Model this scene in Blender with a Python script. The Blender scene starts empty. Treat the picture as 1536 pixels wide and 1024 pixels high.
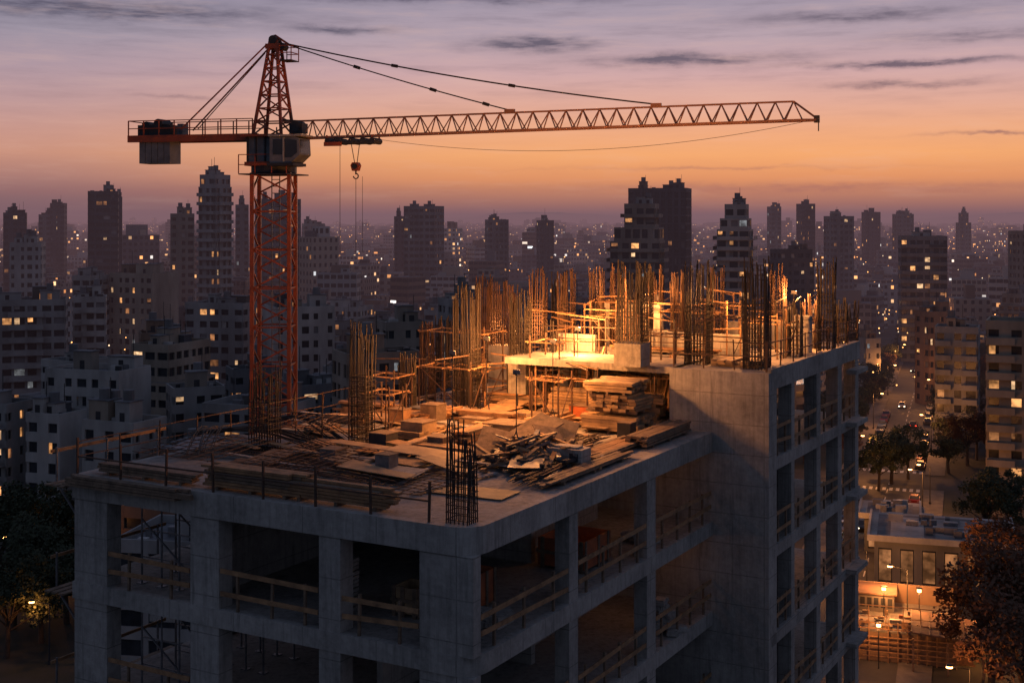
import bpy, math, random
from mathutils import Vector, Matrix
R = random.Random(7)
H = 48.0            # camera height above ground
ROOF = 40.34        # main roof slab height
sc = bpy.context.scene
sc.view_settings.view_transform = 'Standard'
sc.view_settings.look = 'None'
sc.view_settings.exposure = 0

def lin(c):
    return tuple(((x/255)/12.92 if x/255 <= 0.04045 else ((x/255+0.055)/1.055)**2.4) for x in c)+(1.0,)
def brg(u):
    return (u-768)/1920.0

# ------------------------------------------------------------ node helpers
class NT:
    def __init__(s, nt):
        s.nt = nt; s.n = nt.nodes; s.l = nt.links
    def new(s, t, **k):
        nd = s.n.new(t)
        for a, v in k.items(): setattr(nd, a, v)
        return nd
    def put(s, sock, v):
        if isinstance(v, (int, float)): sock.default_value = v
        elif isinstance(v, (tuple, list)): sock.default_value = v
        else: s.l.new(v, sock)
    def m(s, op, a, b=0.0, c=0.0, clamp=False):
        nd = s.n.new('ShaderNodeMath'); nd.operation = op; nd.use_clamp = clamp
        s.put(nd.inputs[0], a); s.put(nd.inputs[1], b); s.put(nd.inputs[2], c)
        return nd.outputs[0]
    def mr(s, v, a, b, c=0.0, d=1.0, smooth=False):
        nd = s.n.new('ShaderNodeMapRange'); nd.clamp = True
        if smooth: nd.interpolation_type = 'SMOOTHSTEP'
        s.put(nd.inputs[0], v)
        for i, x in enumerate((a, b, c, d)): s.put(nd.inputs[i+1], x)
        return nd.outputs[0]
    def mix(s, f, a, b, mode='MIX'):
        nd = s.n.new('ShaderNodeMix'); nd.data_type = 'RGBA'; nd.blend_type = mode
        s.put(nd.inputs[0], f); s.put(nd.inputs[6], a); s.put(nd.inputs[7], b)
        return nd.outputs[2]
    def ramp(s, f, stops, const=False):
        nd = s.n.new('ShaderNodeValToRGB'); cr = nd.color_ramp
        if const: cr.interpolation = 'CONSTANT'
        while len(cr.elements) < len(stops): cr.elements.new(0.5)
        for e, (p, c) in zip(cr.elements, stops):
            e.position = p; e.color = c
        s.put(nd.inputs[0], f); return nd.outputs[0]
    def noise(s, vec, scale, detail=4, rough=0.55):
        nd = s.n.new('ShaderNodeTexNoise')
        if vec is not None: s.l.new(vec, nd.inputs['Vector'])
        nd.inputs['Scale'].default_value = scale
        nd.inputs['Detail'].default_value = detail
        nd.inputs['Roughness'].default_value = rough
        return nd.outputs[0]
    def comb(s, x, y, z):
        nd = s.n.new('ShaderNodeCombineXYZ')
        s.put(nd.inputs[0], x); s.put(nd.inputs[1], y); s.put(nd.inputs[2], z)
        return nd.outputs[0]

def newmat(name):
    m = bpy.data.materials.new(name); m.use_nodes = True
    t = NT(m.node_tree)
    b = m.node_tree.nodes['Principled BSDF']
    return m, t, b

def mat_noise(name, c1, c2, scale=2.0, rough=0.8, metal=0.0, bump=0.2, stretch=None, bscale=None, det=4):
    m, t, b = newmat(name)
    g = t.new('ShaderNodeNewGeometry')
    vec = g.outputs['Position']
    if stretch:
        mp = t.new('ShaderNodeMapping'); mp.inputs['Scale'].default_value = stretch
        t.l.new(vec, mp.inputs[0]); vec = mp.outputs[0]
    n = t.noise(vec, scale, det, 0.65)
    f = t.mr(n, 0.3, 0.7)
    c = t.mix(f, c1+(1,), c2+(1,))
    t.l.new(c, b.inputs['Base Color'])
    b.inputs['Roughness'].default_value = rough
    b.inputs['Metallic'].default_value = metal
    if bump:
        bp = t.new('ShaderNodeBump'); bp.inputs['Strength'].default_value = bump
        bp.inputs['Distance'].default_value = 0.05
        t.l.new(t.noise(vec, bscale or scale*6, 3), bp.inputs['Height'])
        t.l.new(bp.outputs[0], b.inputs['Normal'])
    return m

def mat_emit(name, col, strength, sample=False, var=False):
    m, t, b = newmat(name)
    b.inputs['Base Color'].default_value = (0.02, 0.02, 0.02, 1)
    b.inputs['Roughness'].default_value = 0.3
    b.inputs['Emission Strength'].default_value = strength
    if var:
        g = t.new('ShaderNodeNewGeometry')
        n = t.noise(g.outputs['Position'], 0.9, 2)
        n2 = t.noise(g.outputs['Position'], 0.17, 1)
        f = t.mr(n, 0.35, 0.65, 0.25, 1.0)
        f2 = t.mr(n2, 0.35, 0.65, 0.4, 1.15)
        ff = t.m('MULTIPLY', f, f2)
        c = t.mix(ff, (0, 0, 0, 1), col+(1,))
        t.l.new(c, b.inputs['Emission Color'])
    else:
        b.inputs['Emission Color'].default_value = col+(1,)
    if not sample:
        m.cycles.emission_sampling = 'NONE'
    return m

# ------------------------------------------------------------ materials
def concrete(name, base, dark, joints=True):
    m, t, b = newmat(name)
    g = t.new('ShaderNodeNewGeometry'); pos = g.outputs['Position']
    big = t.noise(pos, 0.35, 5, 0.7)
    fine = t.noise(pos, 5.0, 5, 0.7)
    mp = t.new('ShaderNodeMapping'); mp.inputs['Scale'].default_value = (2.2, 2.2, 0.18)
    t.l.new(pos, mp.inputs[0])
    streak = t.noise(mp.outputs[0], 1.6, 4, 0.7)
    f = t.m('ADD', t.m('MULTIPLY', big, 0.45), t.m('ADD', t.m('MULTIPLY', fine, 0.25), t.m('MULTIPLY', streak, 0.4)))
    f = t.mr(f, 0.42, 0.66)
    c = t.mix(f, dark+(1,), base+(1,))
    st = t.mr(streak, 0.54, 0.72, 0, 0.75)
    c = t.mix(st, c, (dark[0]*0.5, dark[1]*0.5, dark[2]*0.5, 1))
    if joints:
        sp = t.new('ShaderNodeSeparateXYZ'); t.l.new(pos, sp.inputs[0])
        zz = t.m('FRACT', t.m('DIVIDE', sp.outputs[2], 1.07))
        line = t.m('LESS_THAN', zz, 0.03)
        along = t.m('ADD', t.m('MULTIPLY', sp.outputs[0], -0.871), t.m('MULTIPLY', sp.outputs[1], 0.491))
        l2 = t.m('LESS_THAN', t.m('FRACT', t.m('DIVIDE', along, 2.4)), 0.012)
        al2 = t.m('ADD', t.m('MULTIPLY', sp.outputs[0], 0.491), t.m('MULTIPLY', sp.outputs[1], 0.871))
        l3 = t.m('LESS_THAN', t.m('FRACT', t.m('DIVIDE', al2, 2.4)), 0.012)
        ln = t.m('MAXIMUM', line, t.m('MAXIMUM', l2, l3))
        ln = t.m('MULTIPLY', ln, t.mr(fine, 0.35, 0.6, 0.1, 0.65))
        c = t.mix(ln, c, (dark[0]*0.4, dark[1]*0.4, dark[2]*0.4, 1))
    t.l.new(c, b.inputs['Base Color'])
    b.inputs['Roughness'].default_value = 0.85
    bp = t.new('ShaderNodeBump'); bp.inputs['Strength'].default_value = 0.4; bp.inputs['Distance'].default_value = 0.05
    t.l.new(fine, bp.inputs['Height']); t.l.new(bp.outputs[0], b.inputs['Normal'])
    return m
M = {}
M['conc'] = concrete('raw_concrete', (0.44, 0.42, 0.395), (0.17, 0.165, 0.155))
M['slab'] = concrete('slab_concrete', (0.40, 0.37, 0.34), (0.12, 0.115, 0.11), False)
M['wood'] = mat_noise('timber', (0.42, 0.24, 0.12), (0.15, 0.085, 0.045), 3.0, 0.75, 0, 0.3)
M['wood2'] = mat_noise('old_timber', (0.25, 0.175, 0.12), (0.09, 0.065, 0.045), 4.0, 0.8, 0, 0.3)
M['ply'] = mat_noise('plywood', (0.46, 0.31, 0.17), (0.20, 0.135, 0.08), 1.6, 0.7, 0, 0.1)
M['rebar'] = mat_noise('rusty_rebar', (0.12, 0.062, 0.038), (0.05, 0.036, 0.032), 6.0, 0.7, 0.2, 0.0)
M['rebard'] = mat_noise('silhouette_rebar', (0.045, 0.034, 0.03), (0.022, 0.02, 0.02), 6.0, 0.7, 0.2, 0.0)  # rebar colour darkened to paint in the unlit silhouette look
M['steel'] = mat_noise('galvanised_steel', (0.25, 0.26, 0.28), (0.12, 0.12, 0.13), 4.0, 0.5, 0.5, 0.0)
M['orange'] = mat_noise('crane_orange_paint', (0.40, 0.08, 0.022), (0.17, 0.042, 0.02), 1.6, 0.55, 0, 0.05)
M['jib'] = mat_noise('jib_paint', (0.30, 0.15, 0.10), (0.16, 0.075, 0.05), 1.0, 0.55, 0, 0.0)
M['dark'] = mat_noise('dark_steel', (0.05, 0.05, 0.055), (0.025, 0.025, 0.03), 2.0, 0.6, 0.2, 0.0)
M['cabgrey'] = mat_noise('cab_grey_paint', (0.18, 0.19, 0.21), (0.08, 0.085, 0.10), 1.5, 0.5, 0, 0.0)
M['glass'] = mat_noise('window_glass', (0.045, 0.05, 0.06), (0.012, 0.014, 0.02), 0.35, 0.22, 0, 0.0)
M['cable'] = mat_noise('steel_cable', (0.03, 0.028, 0.03), (0.02, 0.02, 0.02), 2, 0.6, 0.3, 0)
M['redcrate'] = mat_noise('orange_crate', (0.5, 0.13, 0.04), (0.2, 0.06, 0.03), 2, 0.6, 0, 0.1)
M['bag'] = mat_noise('cement_sack', (0.42, 0.40, 0.37), (0.22, 0.21, 0.2), 5, 0.9, 0, 0.4)
M['asphalt'] = mat_noise('asphalt', (0.075, 0.072, 0.07), (0.045, 0.045, 0.045), 0.3, 0.8, 0, 0.1)
M['pave'] = mat_noise('pavement', (0.2, 0.18, 0.16), (0.09, 0.085, 0.08), 0.5, 0.85, 0, 0.1)
M['paint'] = mat_noise('road_paint', (0.7, 0.7, 0.68), (0.45, 0.45, 0.44), 1.5, 0.7, 0, 0)
M['roof'] = mat_noise('roof_felt', (0.22, 0.22, 0.23), (0.06, 0.06, 0.07), 0.35, 0.9, 0, 0.1)
M['tile'] = mat_noise('clay_roof', (0.20, 0.11, 0.07), (0.10, 0.06, 0.045), 0.6, 0.85, 0, 0.2)
M['leaf'] = mat_noise('foliage', (0.05, 0.06, 0.028), (0.02, 0.032, 0.014), 0.8, 0.8, 0, 0)
M['leaf2'] = mat_noise('reddish_foliage', (0.17, 0.07, 0.035), (0.06, 0.038, 0.02), 0.8, 0.8, 0, 0)  # leaves with a reddish-brown base colour
M['bark'] = mat_noise('bark', (0.08, 0.06, 0.045), (0.04, 0.03, 0.025), 3, 0.9, 0, 0.4)
M['lampw'] = mat_emit('sodium_lamp', (1.0, 0.45, 0.13), 14.0)
M['flood'] = mat_emit('floodlight_face', (1.0, 0.5, 0.17), 6.0)
M['tyre'] = mat_noise('tyre', (0.02, 0.02, 0.02), (0.03, 0.03, 0.03), 3, 0.8, 0, 0)
WALLS = [(0.36, 0.355, 0.35), (0.31, 0.27, 0.23), (0.21, 0.21, 0.22), (0.48, 0.465, 0.445), (0.27, 0.18, 0.13), (0.10, 0.105, 0.12), (0.42, 0.35, 0.28), (0.16, 0.142, 0.13)]
for i, c in enumerate(WALLS):
    M['wall%d' % i] = mat_noise('painted_render_%d' % i, c, tuple(x*0.42 for x in c), 0.16, 0.85, 0, 0.0, (1, 1, 0.35), 2, 5)
M['lit0'] = mat_emit('lit_window_amber', (1.0, 0.44, 0.15), 1.5, var=True)
M['lit1'] = mat_emit('lit_window_warm', (1.0, 0.60, 0.31), 1.4, var=True)
M['lit2'] = mat_emit('lit_window_dim', (0.8, 0.32, 0.12), 0.6, var=True)
M['lit3'] = mat_emit('lit_window_cool', (0.75, 0.80, 0.85), 0.4, var=True)
M['head'] = mat_emit('car_headlight', (1.0, 0.8, 0.5), 7)
M['tail'] = mat_emit('car_taillight', (1.0, 0.05, 0.02), 4)

# ------------------------------------------------------------ mesh builder
class MB:
    def __init__(s):
        s.v = []; s.f = []; s.mi = []; s.mats = []; s.xf = None
    def mat(s, k):
        if k not in s.mats: s.mats.append(k)
        return s.mats.index(k)
    def hexa(s, P, k):
        i = len(s.v)
        if s.xf: P = [s.xf(*p) for p in P]
        s.v += [tuple(p) for p in P]
        for q in ((0, 3, 2, 1), (4, 5, 6, 7), (0, 1, 5, 4), (1, 2, 6, 5), (2, 3, 7, 6), (3, 0, 4, 7)):
            s.f.append(tuple(i+j for j in q)); s.mi.append(s.mat(k))
    def box(s, x0, x1, y0, y1, z0, z1, k):
        s.hexa([(x0, y0, z0), (x1, y0, z0), (x1, y1, z0), (x0, y1, z0), (x0, y0, z1), (x1, y0, z1), (x1, y1, z1), (x0, y1, z1)], k)
    def obox(s, c, ax, ay, az, k):
        c = Vector(c); ax = Vector(ax); ay = Vector(ay); az = Vector(az)
        s.hexa([c-ax-ay-az, c+ax-ay-az, c+ax+ay-az, c-ax+ay-az, c-ax-ay+az, c+ax-ay+az, c+ax+ay+az, c-ax+ay+az], k)
    def beam(s, p, q, w, k, h=None):
        p = Vector(p); q = Vector(q); d = q-p; L = d.length
        if L < 1e-6: return
        d /= L
        up = Vector((0, 0, 1)) if abs(d.z) < 0.95 else Vector((1, 0, 0))
        sx = d.cross(up).normalized(); sy = sx.cross(d).normalized()
        s.obox((p+q)/2, d*L/2, sx*w/2, sy*(h or w)/2, k)
    def quad(s, P, k):
        i = len(s.v)
        if s.xf: P = [s.xf(*p) for p in P]
        s.v += [tuple(p) for p in P]; s.f.append(tuple(range(i, i+len(P)))); s.mi.append(s.mat(k))
    def cyl(s, p, q, r, k, n=10, r2=None):
        p = Vector(p); q = Vector(q); d = (q-p).normalized()
        up = Vector((0, 0, 1)) if abs(d.z) < 0.95 else Vector((1, 0, 0))
        sx = d.cross(up).normalized(); sy = sx.cross(d).normalized(); r2 = r if r2 is None else r2
        i = len(s.v)
        for (c, rr) in ((p, r), (q, r2)):
            for j in range(n):
                a = 2*math.pi*j/n
                w = c+sx*math.cos(a)*rr+sy*math.sin(a)*rr
                s.v.append(tuple(s.xf(*w)) if s.xf else tuple(w))
        for j in range(n):
            s.f.append((i+j, i+(j+1) % n, i+n+(j+1) % n, i+n+j)); s.mi.append(s.mat(k))
        s.f.append(tuple(i+n-1-j for j in range(n))); s.mi.append(s.mat(k))
        s.f.append(tuple(i+n+j for j in range(n))); s.mi.append(s.mat(k))
    def mesh(s, name):
        me = bpy.data.meshes.new(name)
        me.from_pydata(s.v, [], s.f)
        for k in s.mats: me.materials.append(M[k])
        me.polygons.foreach_set('material_index', s.mi)
        me.update()
        return me
    def obj(s, name, parent=None):
        o = bpy.data.objects.new(name, s.mesh(name))
        sc.collection.objects.link(o)
        if parent: o.parent = parent
        return o
def empty(name):
    o = bpy.data.objects.new(name, None); sc.collection.objects.link(o); return o

# building frame: a = along right face (away), b = along front face (left)
A = Vector((0.491, 0.871, 0)).normalized(); B = Vector((-A.y, A.x, 0))
C0 = Vector((-0.95, 31.5, ROOF))
def P(a, b, z): return C0+A*a+B*b+Vector((0, 0, z))
def ab(u, Y):
    r = Vector((brg(u)*Y, Y, 0))-Vector((C0.x, C0.y, 0))
    return r.dot(A), r.dot(B)
def SB():
    m = MB(); m.xf = P; return m

# ------------------------------------------------------------ main structure
FH = 3.2
bld = empty('concrete_building_under_construction')
s = SB()
D = 26.0
for k in range(13):
    z = -FH*k
    if z < -39: break
    s.box(0.25, D, 0.25, 13.8, z-0.25, z, 'slab')
    bt = 0.7 if k == 0 else 0.5
    zt = z+0.003
    s.box(0.0, 0.25, 0.7, 14.05, z-bt, zt, 'conc')
    s.box(0.7, 16.6, 0.0, 0.25, z-bt, zt, 'conc')
    s.box(0.25, D, 13.8, 14.05, z-bt, zt, 'conc')
    s.box(D, D+0.25, 0.25, 14.05, z-bt, zt, 'conc')
    pts = [(0.7-0.7*math.sin(t), 0.7-0.7*math.cos(t)) for t in [i*math.pi/16 for i in range(9)]]
    for (p, q) in zip(pts[:-1], pts[1:]):
        c = (0.7, 0.7)
        s.hexa([(p[0], p[1], z-bt), (q[0], q[1], z-bt), (c[0], c[1], z-bt), (c[0]-0.001, c[1]-0.001, z-bt),
                (p[0], p[1], zt+0.002), (q[0], q[1], zt+0.002), (c[0], c[1], zt+0.002), (c[0]-0.001, c[1]-0.001, zt+0.002)], 'conc')
    zb = z-FH; zt2 = z-bt
    for (b0, b1) in ((12.65, 14.0), (8.3, 9.35), (4.1, 4.8)):
        s.box(0.04, 0.6, b0, b1, zb, zt2+0.0, 'conc')
    s.box(0.05, 0.42, 0.04, 1.62, zb, zt2, 'conc')
    s.box(5.3, 5.85, 0.04, 0.5, zb, zt2, 'conc')
    s.box(10.8, 11.5, 0.04, 0.5, zb, zt2, 'conc')
    for aa in (6, 11.5, 17.5, 25.4):
        for bb in (4.2, 8.6, 13.3):
            s.box(aa, aa+0.6, bb, bb+0.6, zb, z-0.25, 'conc')
    s.box(6.1, 6.5, 0.5, 13.8, z-0.6, z-0.25, 'conc')
    s.box(11.6, 12.0, 0.5, 13.8, z-0.6, z-0.25, 'conc')
    s.box(8.5, 8.75, 3.0, 9.5, zb, z-0.25, 'conc')
    if k % 2 == 0: s.box(0.8, 8.5, 9.4, 9.6, zb, z-0.25, 'conc')
    else: s.box(3.8, 8.5, 5.4, 5.6, zb, z-0.25, 'conc')
    s.box(15.0, 15.2, 4.0, 13.8, zb, z-0.25, 'conc')
    s.box(9.5, 15.0, 3.8, 4.0, zb, z-0.25, 'conc')
s.obj('floor_frame', bld)

t = SB()
TF = 3.1; TZ = 2.2
LV = [TZ-TF*k for k in range(14)]
for k, z in enumerate(LV):
    if z < -39.5: break
    zb = max(z-TF, -40.3)
    bt = 0.62 if k == 0 else 0.42
    t.box(16.95, 29.05, -1.8, 8.8, z-0.25, z, 'slab')
    t.box(17.0, 29.3, -2.05, -1.8, z-bt, z+0.12 if k == 0 else z+0.004, 'conc')
    t.box(29.05, 29.3, -1.8, 9.0, z-bt, z+0.004, 'conc')
    t.box(20.0, 29.05, 8.8, 9.0, z-bt, z+0.004, 'conc')
    for (a0, a1) in ((19.5, 19.9), (22.8, 23.35), (25.9, 26.5), (28.7, 29.25)):
        t.box(a0, a1, -2.0, -1.5, zb, z-bt, 'conc')
    t.box(22.8, 23.2, 1.5, 2.0, zb, z-0.25, 'conc')
    if k: t.box(20.5, 20.7, -1.4, 5.0, zb, z-0.25, 'conc')
    t.box(24.5, 24.7, 0.6, 6.0, zb, z-0.25, 'conc')
    t.box(17.2, 24.5, .8, 1.0, zb, z-0.25, 'conc')
    t.box(27.0, 28.9, -2.5, -2.053, z-0.2 if k else z-1.1, z-0.02 if k else z-0.92, 'conc')
t.box(16.7, 16.95, -2.05, 1.7, -40.3, 2.2, 'conc')
t.box(16.95, 17.6, -2.05, -1.8, -40.3, TZ-0.62, 'conc')
t.box(16.95, 20.0, 1.45, 1.7, 0.004, 2.2, 'conc')
t.box(20.0, 20.25, 1.7, 9.0, 0.004, 2.2, 'conc')
t.box(16.7, 16.95, 1.7, 6.0, -40.3, -0.26, 'conc')
t.obj('raised_block', bld)
w = SB()
w.box(21.6, 21.8, 0.4, 4.6, 2.2, 3.05, 'conc')
w.box(21.8, 25.5, 4.4, 4.6, 2.2, 2.95, 'conc')
w.box(26.2, 26.4, -1.2, 3.0, 2.2, 3.2, 'conc')
w.box(24.2, 24.6, -1.3, -0.6, 2.2, 3.7, 'conc')
w.box(24.8, 25.0, 5.4, 8.6, 2.2, 3.9, 'conc')
w.box(20.4, 20.6, 6.5, 8.2, 2.2, 2.9, 'conc')
w.box(18.2, 20.0, 5.3, 5.5, 0.004, 1.7, 'conc')
w.obj('parapet_walls', bld)

def timber_rail(face, c0, c1, z, b=0.0, name='timber_guardrail'):
    m = SB()
    n = max(2, int((c1-c0)/1.6)+1)
    def pt(c, off, zz):
        return (off, c, zz) if face == 'f' else (c, off, zz)
    off = 0.12 if face == 'f' else b+0.12
    for i in range(n):
        c = c0+(c1-c0)*(i+0.5)/n+R.uniform(-.1, .1)
        m.beam(pt(c, off, z), pt(c+R.uniform(-.03, .03), off, z+1.1), 0.07, 'wood2')
    for hh in (0.5, 1.0):
        o2 = off-0.06
        m.beam(pt(c0, o2, z+hh+R.uniform(-.09, .09)), pt(c1, o2, z+hh+R.uniform(-.09, .09)), 0.035, 'wood', 0.13)
    return m.obj(name)
for k in (1, 2, 3):
    z = -FH*k
    for (c0, c1) in ((9.4, 12.6), (4.85, 8.25), (1.66, 4.05)):
        timber_rail('f', c0, c1, z)
    for (c0, c1) in ((0.45, 5.25), (5.9, 10.75), (11.55, 16.6)):
        timber_rail('r', c0, c1, z)
for k in range(1, 8):
    z = TZ-TF*k
    for (c0, c1) in ((17.65, 19.45), (19.95, 22.75), (23.4, 25.85), (26.55, 28.65)):
        timber_rail('r', c0, c1, z, -2.05)

def prop_row():
    for k in (1, 2):
        z = -FH*k
        m = SB()
        for b_ in (9.9, 10.6, 11.3, 12.1):
            for a_ in (0.9, 2.3, 3.8, 5.3):
                top = z+FH-0.26
                m.cyl((a_, b_, z), (a_, b_, z+1.6), 0.035, 'steel', 6)
                m.cyl((a_, b_, z+1.6), (a_, b_, top-0.1), 0.025, 'steel', 6)
                m.box(a_-.12, a_+.12, b_-.12, b_+.12, z, z+.02, 'steel')
        for a_ in (0.9, 2.3, 3.8):
            m.beam((a_, 9.6, z+FH-0.33), (a_, 12.4, z+FH-0.33), 0.1, 'wood', 0.14)
        for a_ in (0.9, 2.3):
            m.beam((a_, 9.9, z+0.3), (a_, 12.1, z+1.9), 0.04, 'steel')
            m.beam((a_, 9.9, z+1.6), (a_, 12.1, z+1.6), 0.04, 'steel')
            m.beam((a_, 9.9, z+0.8), (a_, 12.1, z+0.8), 0.04, 'steel')
        m.obj('shoring_props')
prop_row()
# outrigger brackets and planks on the left edge
m = SB()
for k in (0, 1, 2):
    for a_ in (.2, 2.2, 4.4):
        m.beam((a_, 14.05, -FH*k-.4), (a_, 15.0, -FH*k-.4), .06, 'steel'); m.beam((a_, 14.05, -FH*k-1.3), (a_, 14.9, -FH*k-.43), .05, 'steel')
        m.beam((a_, 14.95, -FH*k-.4), (a_, 14.95, -FH*k+.7), .05, 'steel')
    for q in (14.2, 14.5, 14.8): m.beam((-.3, q, -FH*k-.34), (5.0, q+.04, -FH*k-.34), .22, 'wood2', .05)
    m.beam((0, 14.98, -FH*k+.6), (4.8, 14.98, -FH*k+.62), .04, 'wood', .1)
m.obj('edge_work_platform')
def sack_pile(a, b, z, n=14, r=0.5):
    m = SB()
    for i in range(n):
        lay = i//5
        aa = a+R.uniform(-r, r)*(1-lay*.25); bb = b+R.uniform(-r, r)*(1-lay*.25)
        zz = z+0.1+lay*0.17; th = R.uniform(0, 3.1)
        ca, sa = math.cos(th), math.sin(th)
        for j, (q, hh) in enumerate(((1.0, .06), (0.82, .1))):
            m.obox((aa, bb, zz), (ca*.33*q, sa*.33*q, R.uniform(-.03, .03)), (-sa*.2*q, ca*.2*q, 0), (0, 0, hh), 'bag')
    m.obj('cement_sack_pile')
sack_pile(2.6, 1.0, -FH, 10, .3); sack_pile(13.8, 0.9, -2*FH, 26, .7); sack_pile(3.6, 3.2, -FH, 9, .5)
sack_pile(12.8, 1.2, -FH, 10, .4)
def crate(a, b, z, sa, sb, h, key='redcrate'):
    m = SB()
    m.box(a, a+sa, b, b+.05, z+.1, z+h, key); m.box(a, a+sa, b+sb-.05, b+sb, z+.1, z+h, key)
    m.box(a, a+.05, b+.05, b+sb-.05, z+.1, z+h, key); m.box(a+sa-.05, a+sa, b+.05, b+sb-.05, z+.1, z+h, key)
    m.box(a+.05, a+sa-.05, b+.05, b+sb-.05, z+.1, z+.15, key)
    for q in (0.02, 0.5, 0.86):
        m.box(a-.03, a, b+sb*q, b+sb*q+.12, z, z+h+.03, 'wood2')
        m.box(a+sa*q, a+sa*q+.12, b-.03, b, z, z+h+.03, 'wood2')
    m.box(a-.04, a-.001, b-.04, b+sb+.04, z+h*.5, z+h*.5+.1, 'wood2')
    m.obj('site_crate')
crate(3.2, 1.9, -FH, 1.2, 1.3, 1.0); crate(8.2, 1.0, -FH, 1.9, 1.6, .95); crate(2.0, 3.0, -FH, .9, .8, .8, 'ply')
def panel_stack(a, b, z):
    m = SB()
    for i in range(12):
        j = R.uniform(-.04, .04)
        m.box(a+j, a+.9+j, b+j, b+.7+j, z+i*.12, z+i*.12+.09, 'bag')
    m.obj('block_pallet')
panel_stack(1.2, 5.0, -FH); panel_stack(3.0, 10.4, -FH)

# ------------------------------------------------------------ rebar cages
def cage(u, Y, z0, h, w=0.6, col=0.0, n=None, wb=None, hoops=0.6):
    a, b = ab(u, Y); wb = wb or w*.8; m = SB(); r = 0.026 if Y < 44 else .034
    key = 'rebard' if (Y < 53.2 or R.random() < .25) else 'rebar'  # nearer cages get the colour with silhouette shade painted in
    if col:
        m.box(a-wb/2-.06, a+wb/2+.06, b-w/2-.06, b+w/2+.06, z0, z0+col, 'conc')
    n = n or max(3, int(w/0.11)+1); zb = z0+col*.98
    pts = []
    for i in range(n):
        f = i/(n-1)-.5
        pts += [(a-wb/2, b+f*w), (a+wb/2, b+f*w)]
    for f in (-.3, -.1, .1, .3): pts += [(a+f*wb, b-w/2), (a+f*wb, b+w/2)]
    top = z0+h
    for (x, y) in pts:
        tz = top+R.uniform(-.6, .12)
        lx, ly = R.gauss(0, .05), R.gauss(0, .05)
        m.beam((x, y, zb), (x+lx*.3, y+ly*.3, zb+(tz-zb)*.6), r, key)
        m.beam((x+lx*.3, y+ly*.3, zb+(tz-zb)*.6), (x+lx, y+ly, tz), r, key)
    z = zb+.12
    while z < zb+(top-zb)*hoops:
        x0, x1, y0, y1 = a-wb/2-.01, a+wb/2+.01, b-w/2-.01, b+w/2+.01
        q = [(x0, y0), (x1, y0), (x1, y1), (x0, y1)]
        zz = z+R.uniform(-.02, .02)
        for i in range(4):
            m.beam(q[i]+(zz,), q[(i+1) % 4]+(zz,), 0.02, key)
        z += 0.17
    m.obj('rebar_column_cage')
CG = [(693, 32.3, 0, 2.5, .62), (543, 43.5, 0, 4.1, .66), (397, 42, 0, 2.9, .8), (700, 51, 0, 5.0, .85), (781, 52, 0, 4.7, .72, 1.95),
      (640, 54, 0, 3.4, .5), (755, 55.5, 0, 4.9, .9, 2.2), (808, 57, 2.2, 3.3, .6), (850, 56, 2.2, 3.2, .6), (948, 47.6, 2.2, 3.85, .95, .85),
      (895, 55, 2.2, 3.4, .5), (1048, 48.2, 2.2, 3.9, .85), (1017, 54, 2.2, 3.2, .5), (1135, 46.6, 2.2, 4.0, .8), (1168, 54, 2.2, 3.5, .5, 1.2),
      (1075, 56, 2.2, 3.3, .5), (1240, 52.8, 2.2, 3.9, .6), (1215, 54, 2.2, 2.2, .5), (1262, 56.0, 2.2, 2.0, .5), (1279, 57.2, 2.2, 1.7, .4),
      (1193, 50.8, 2.2, 2.3, .5), (968, 53, 2.2, 3.6, .5), (928, 55, 2.2, 3.5, .6), (725, 60, 0, 5.0, .6), (665, 58, 0, 3.2, .5), (825, 52.5, 0, 3.4, .5),
      (612, 50, 0, 2.4, .5), (840, 59, 2.2, 3.0, .6), (985, 57, 2.2, 3.3, .5)]
for c in CG: cage(*c[:5], col=(c[5] if len(c) > 5 else 0))

# ------------------------------------------------------------ timber, rods, clutter
def lumber(a0, a1, b0, b1, z0, layers, along='b', key='wood', pw=0.2, ph=0.07, jit=0.15, bear=True):
    m = SB(); z = z0
    if bear:
        for q in (0.12, 0.5, 0.88):
            if along == 'b': m.box(a0, a1, b0+(b1-b0)*q-.05, b0+(b1-b0)*q+.05, z, z+.09, 'wood2')
            else: m.box(a0+(a1-a0)*q-.05, a0+(a1-a0)*q+.05, b0, b1, z, z+.09, 'wood2')
        z += .093
    for l in range(layers):
        c0, c1 = (a0, a1) if along == 'b' else (b0, b1)
        c = c0
        while c+pw <= c1+.01:
            j0, j1 = R.uniform(-jit, jit), R.uniform(-jit, jit); dz = R.uniform(0, .012); sk = R.uniform(-.03, .03)
            k2 = key if R.random() < .7 else 'wood2'
            if R.random() > .06*l/3:
                if along == 'b':
                    m.beam((c+pw/2, b0+j0, z+ph/2+dz), (c+pw/2+sk, b1+j1, z+ph/2+dz), pw*.93, k2, ph)
                else:
                    m.beam((a0+j0, c+pw/2, z+ph/2+dz), (a1+j1, c+pw/2+sk, z+ph/2+dz), pw*.93, k2, ph)
            c += pw
        z += ph+.015
    m.obj('lumber_stack')
lumber(.42, 1.0, 2.9, 6.2, 0.004, 6, 'b', jit=.25)
lumber(.40, 1.0, 5.9, 9.1, 0.004, 7, 'b', jit=.25)
lumber(-.34, -.04, 9.3, 13.9, -0.28, 4, 'b', 'wood2', .14, .07, .3, False)
lumber(.35, .8, 9.6, 13.4, 0.004, 3, 'b', 'wood2')
lumber(14.4, 16.2, 2.0, 4.2, 0.004, 4, 'b', 'ply', .3, .12)
lumber(14.5, 16.1, 2.1, 4.1, .72, 5, 'a', 'ply', .3, .1)
lumber(14.4, 16.2, 2.3, 4.0, 1.4, 3, 'b', 'ply', .3, .1)
lumber(12.2, 16.0, .6, 1.5, 0.004, 4, 'a', 'wood2')
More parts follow.
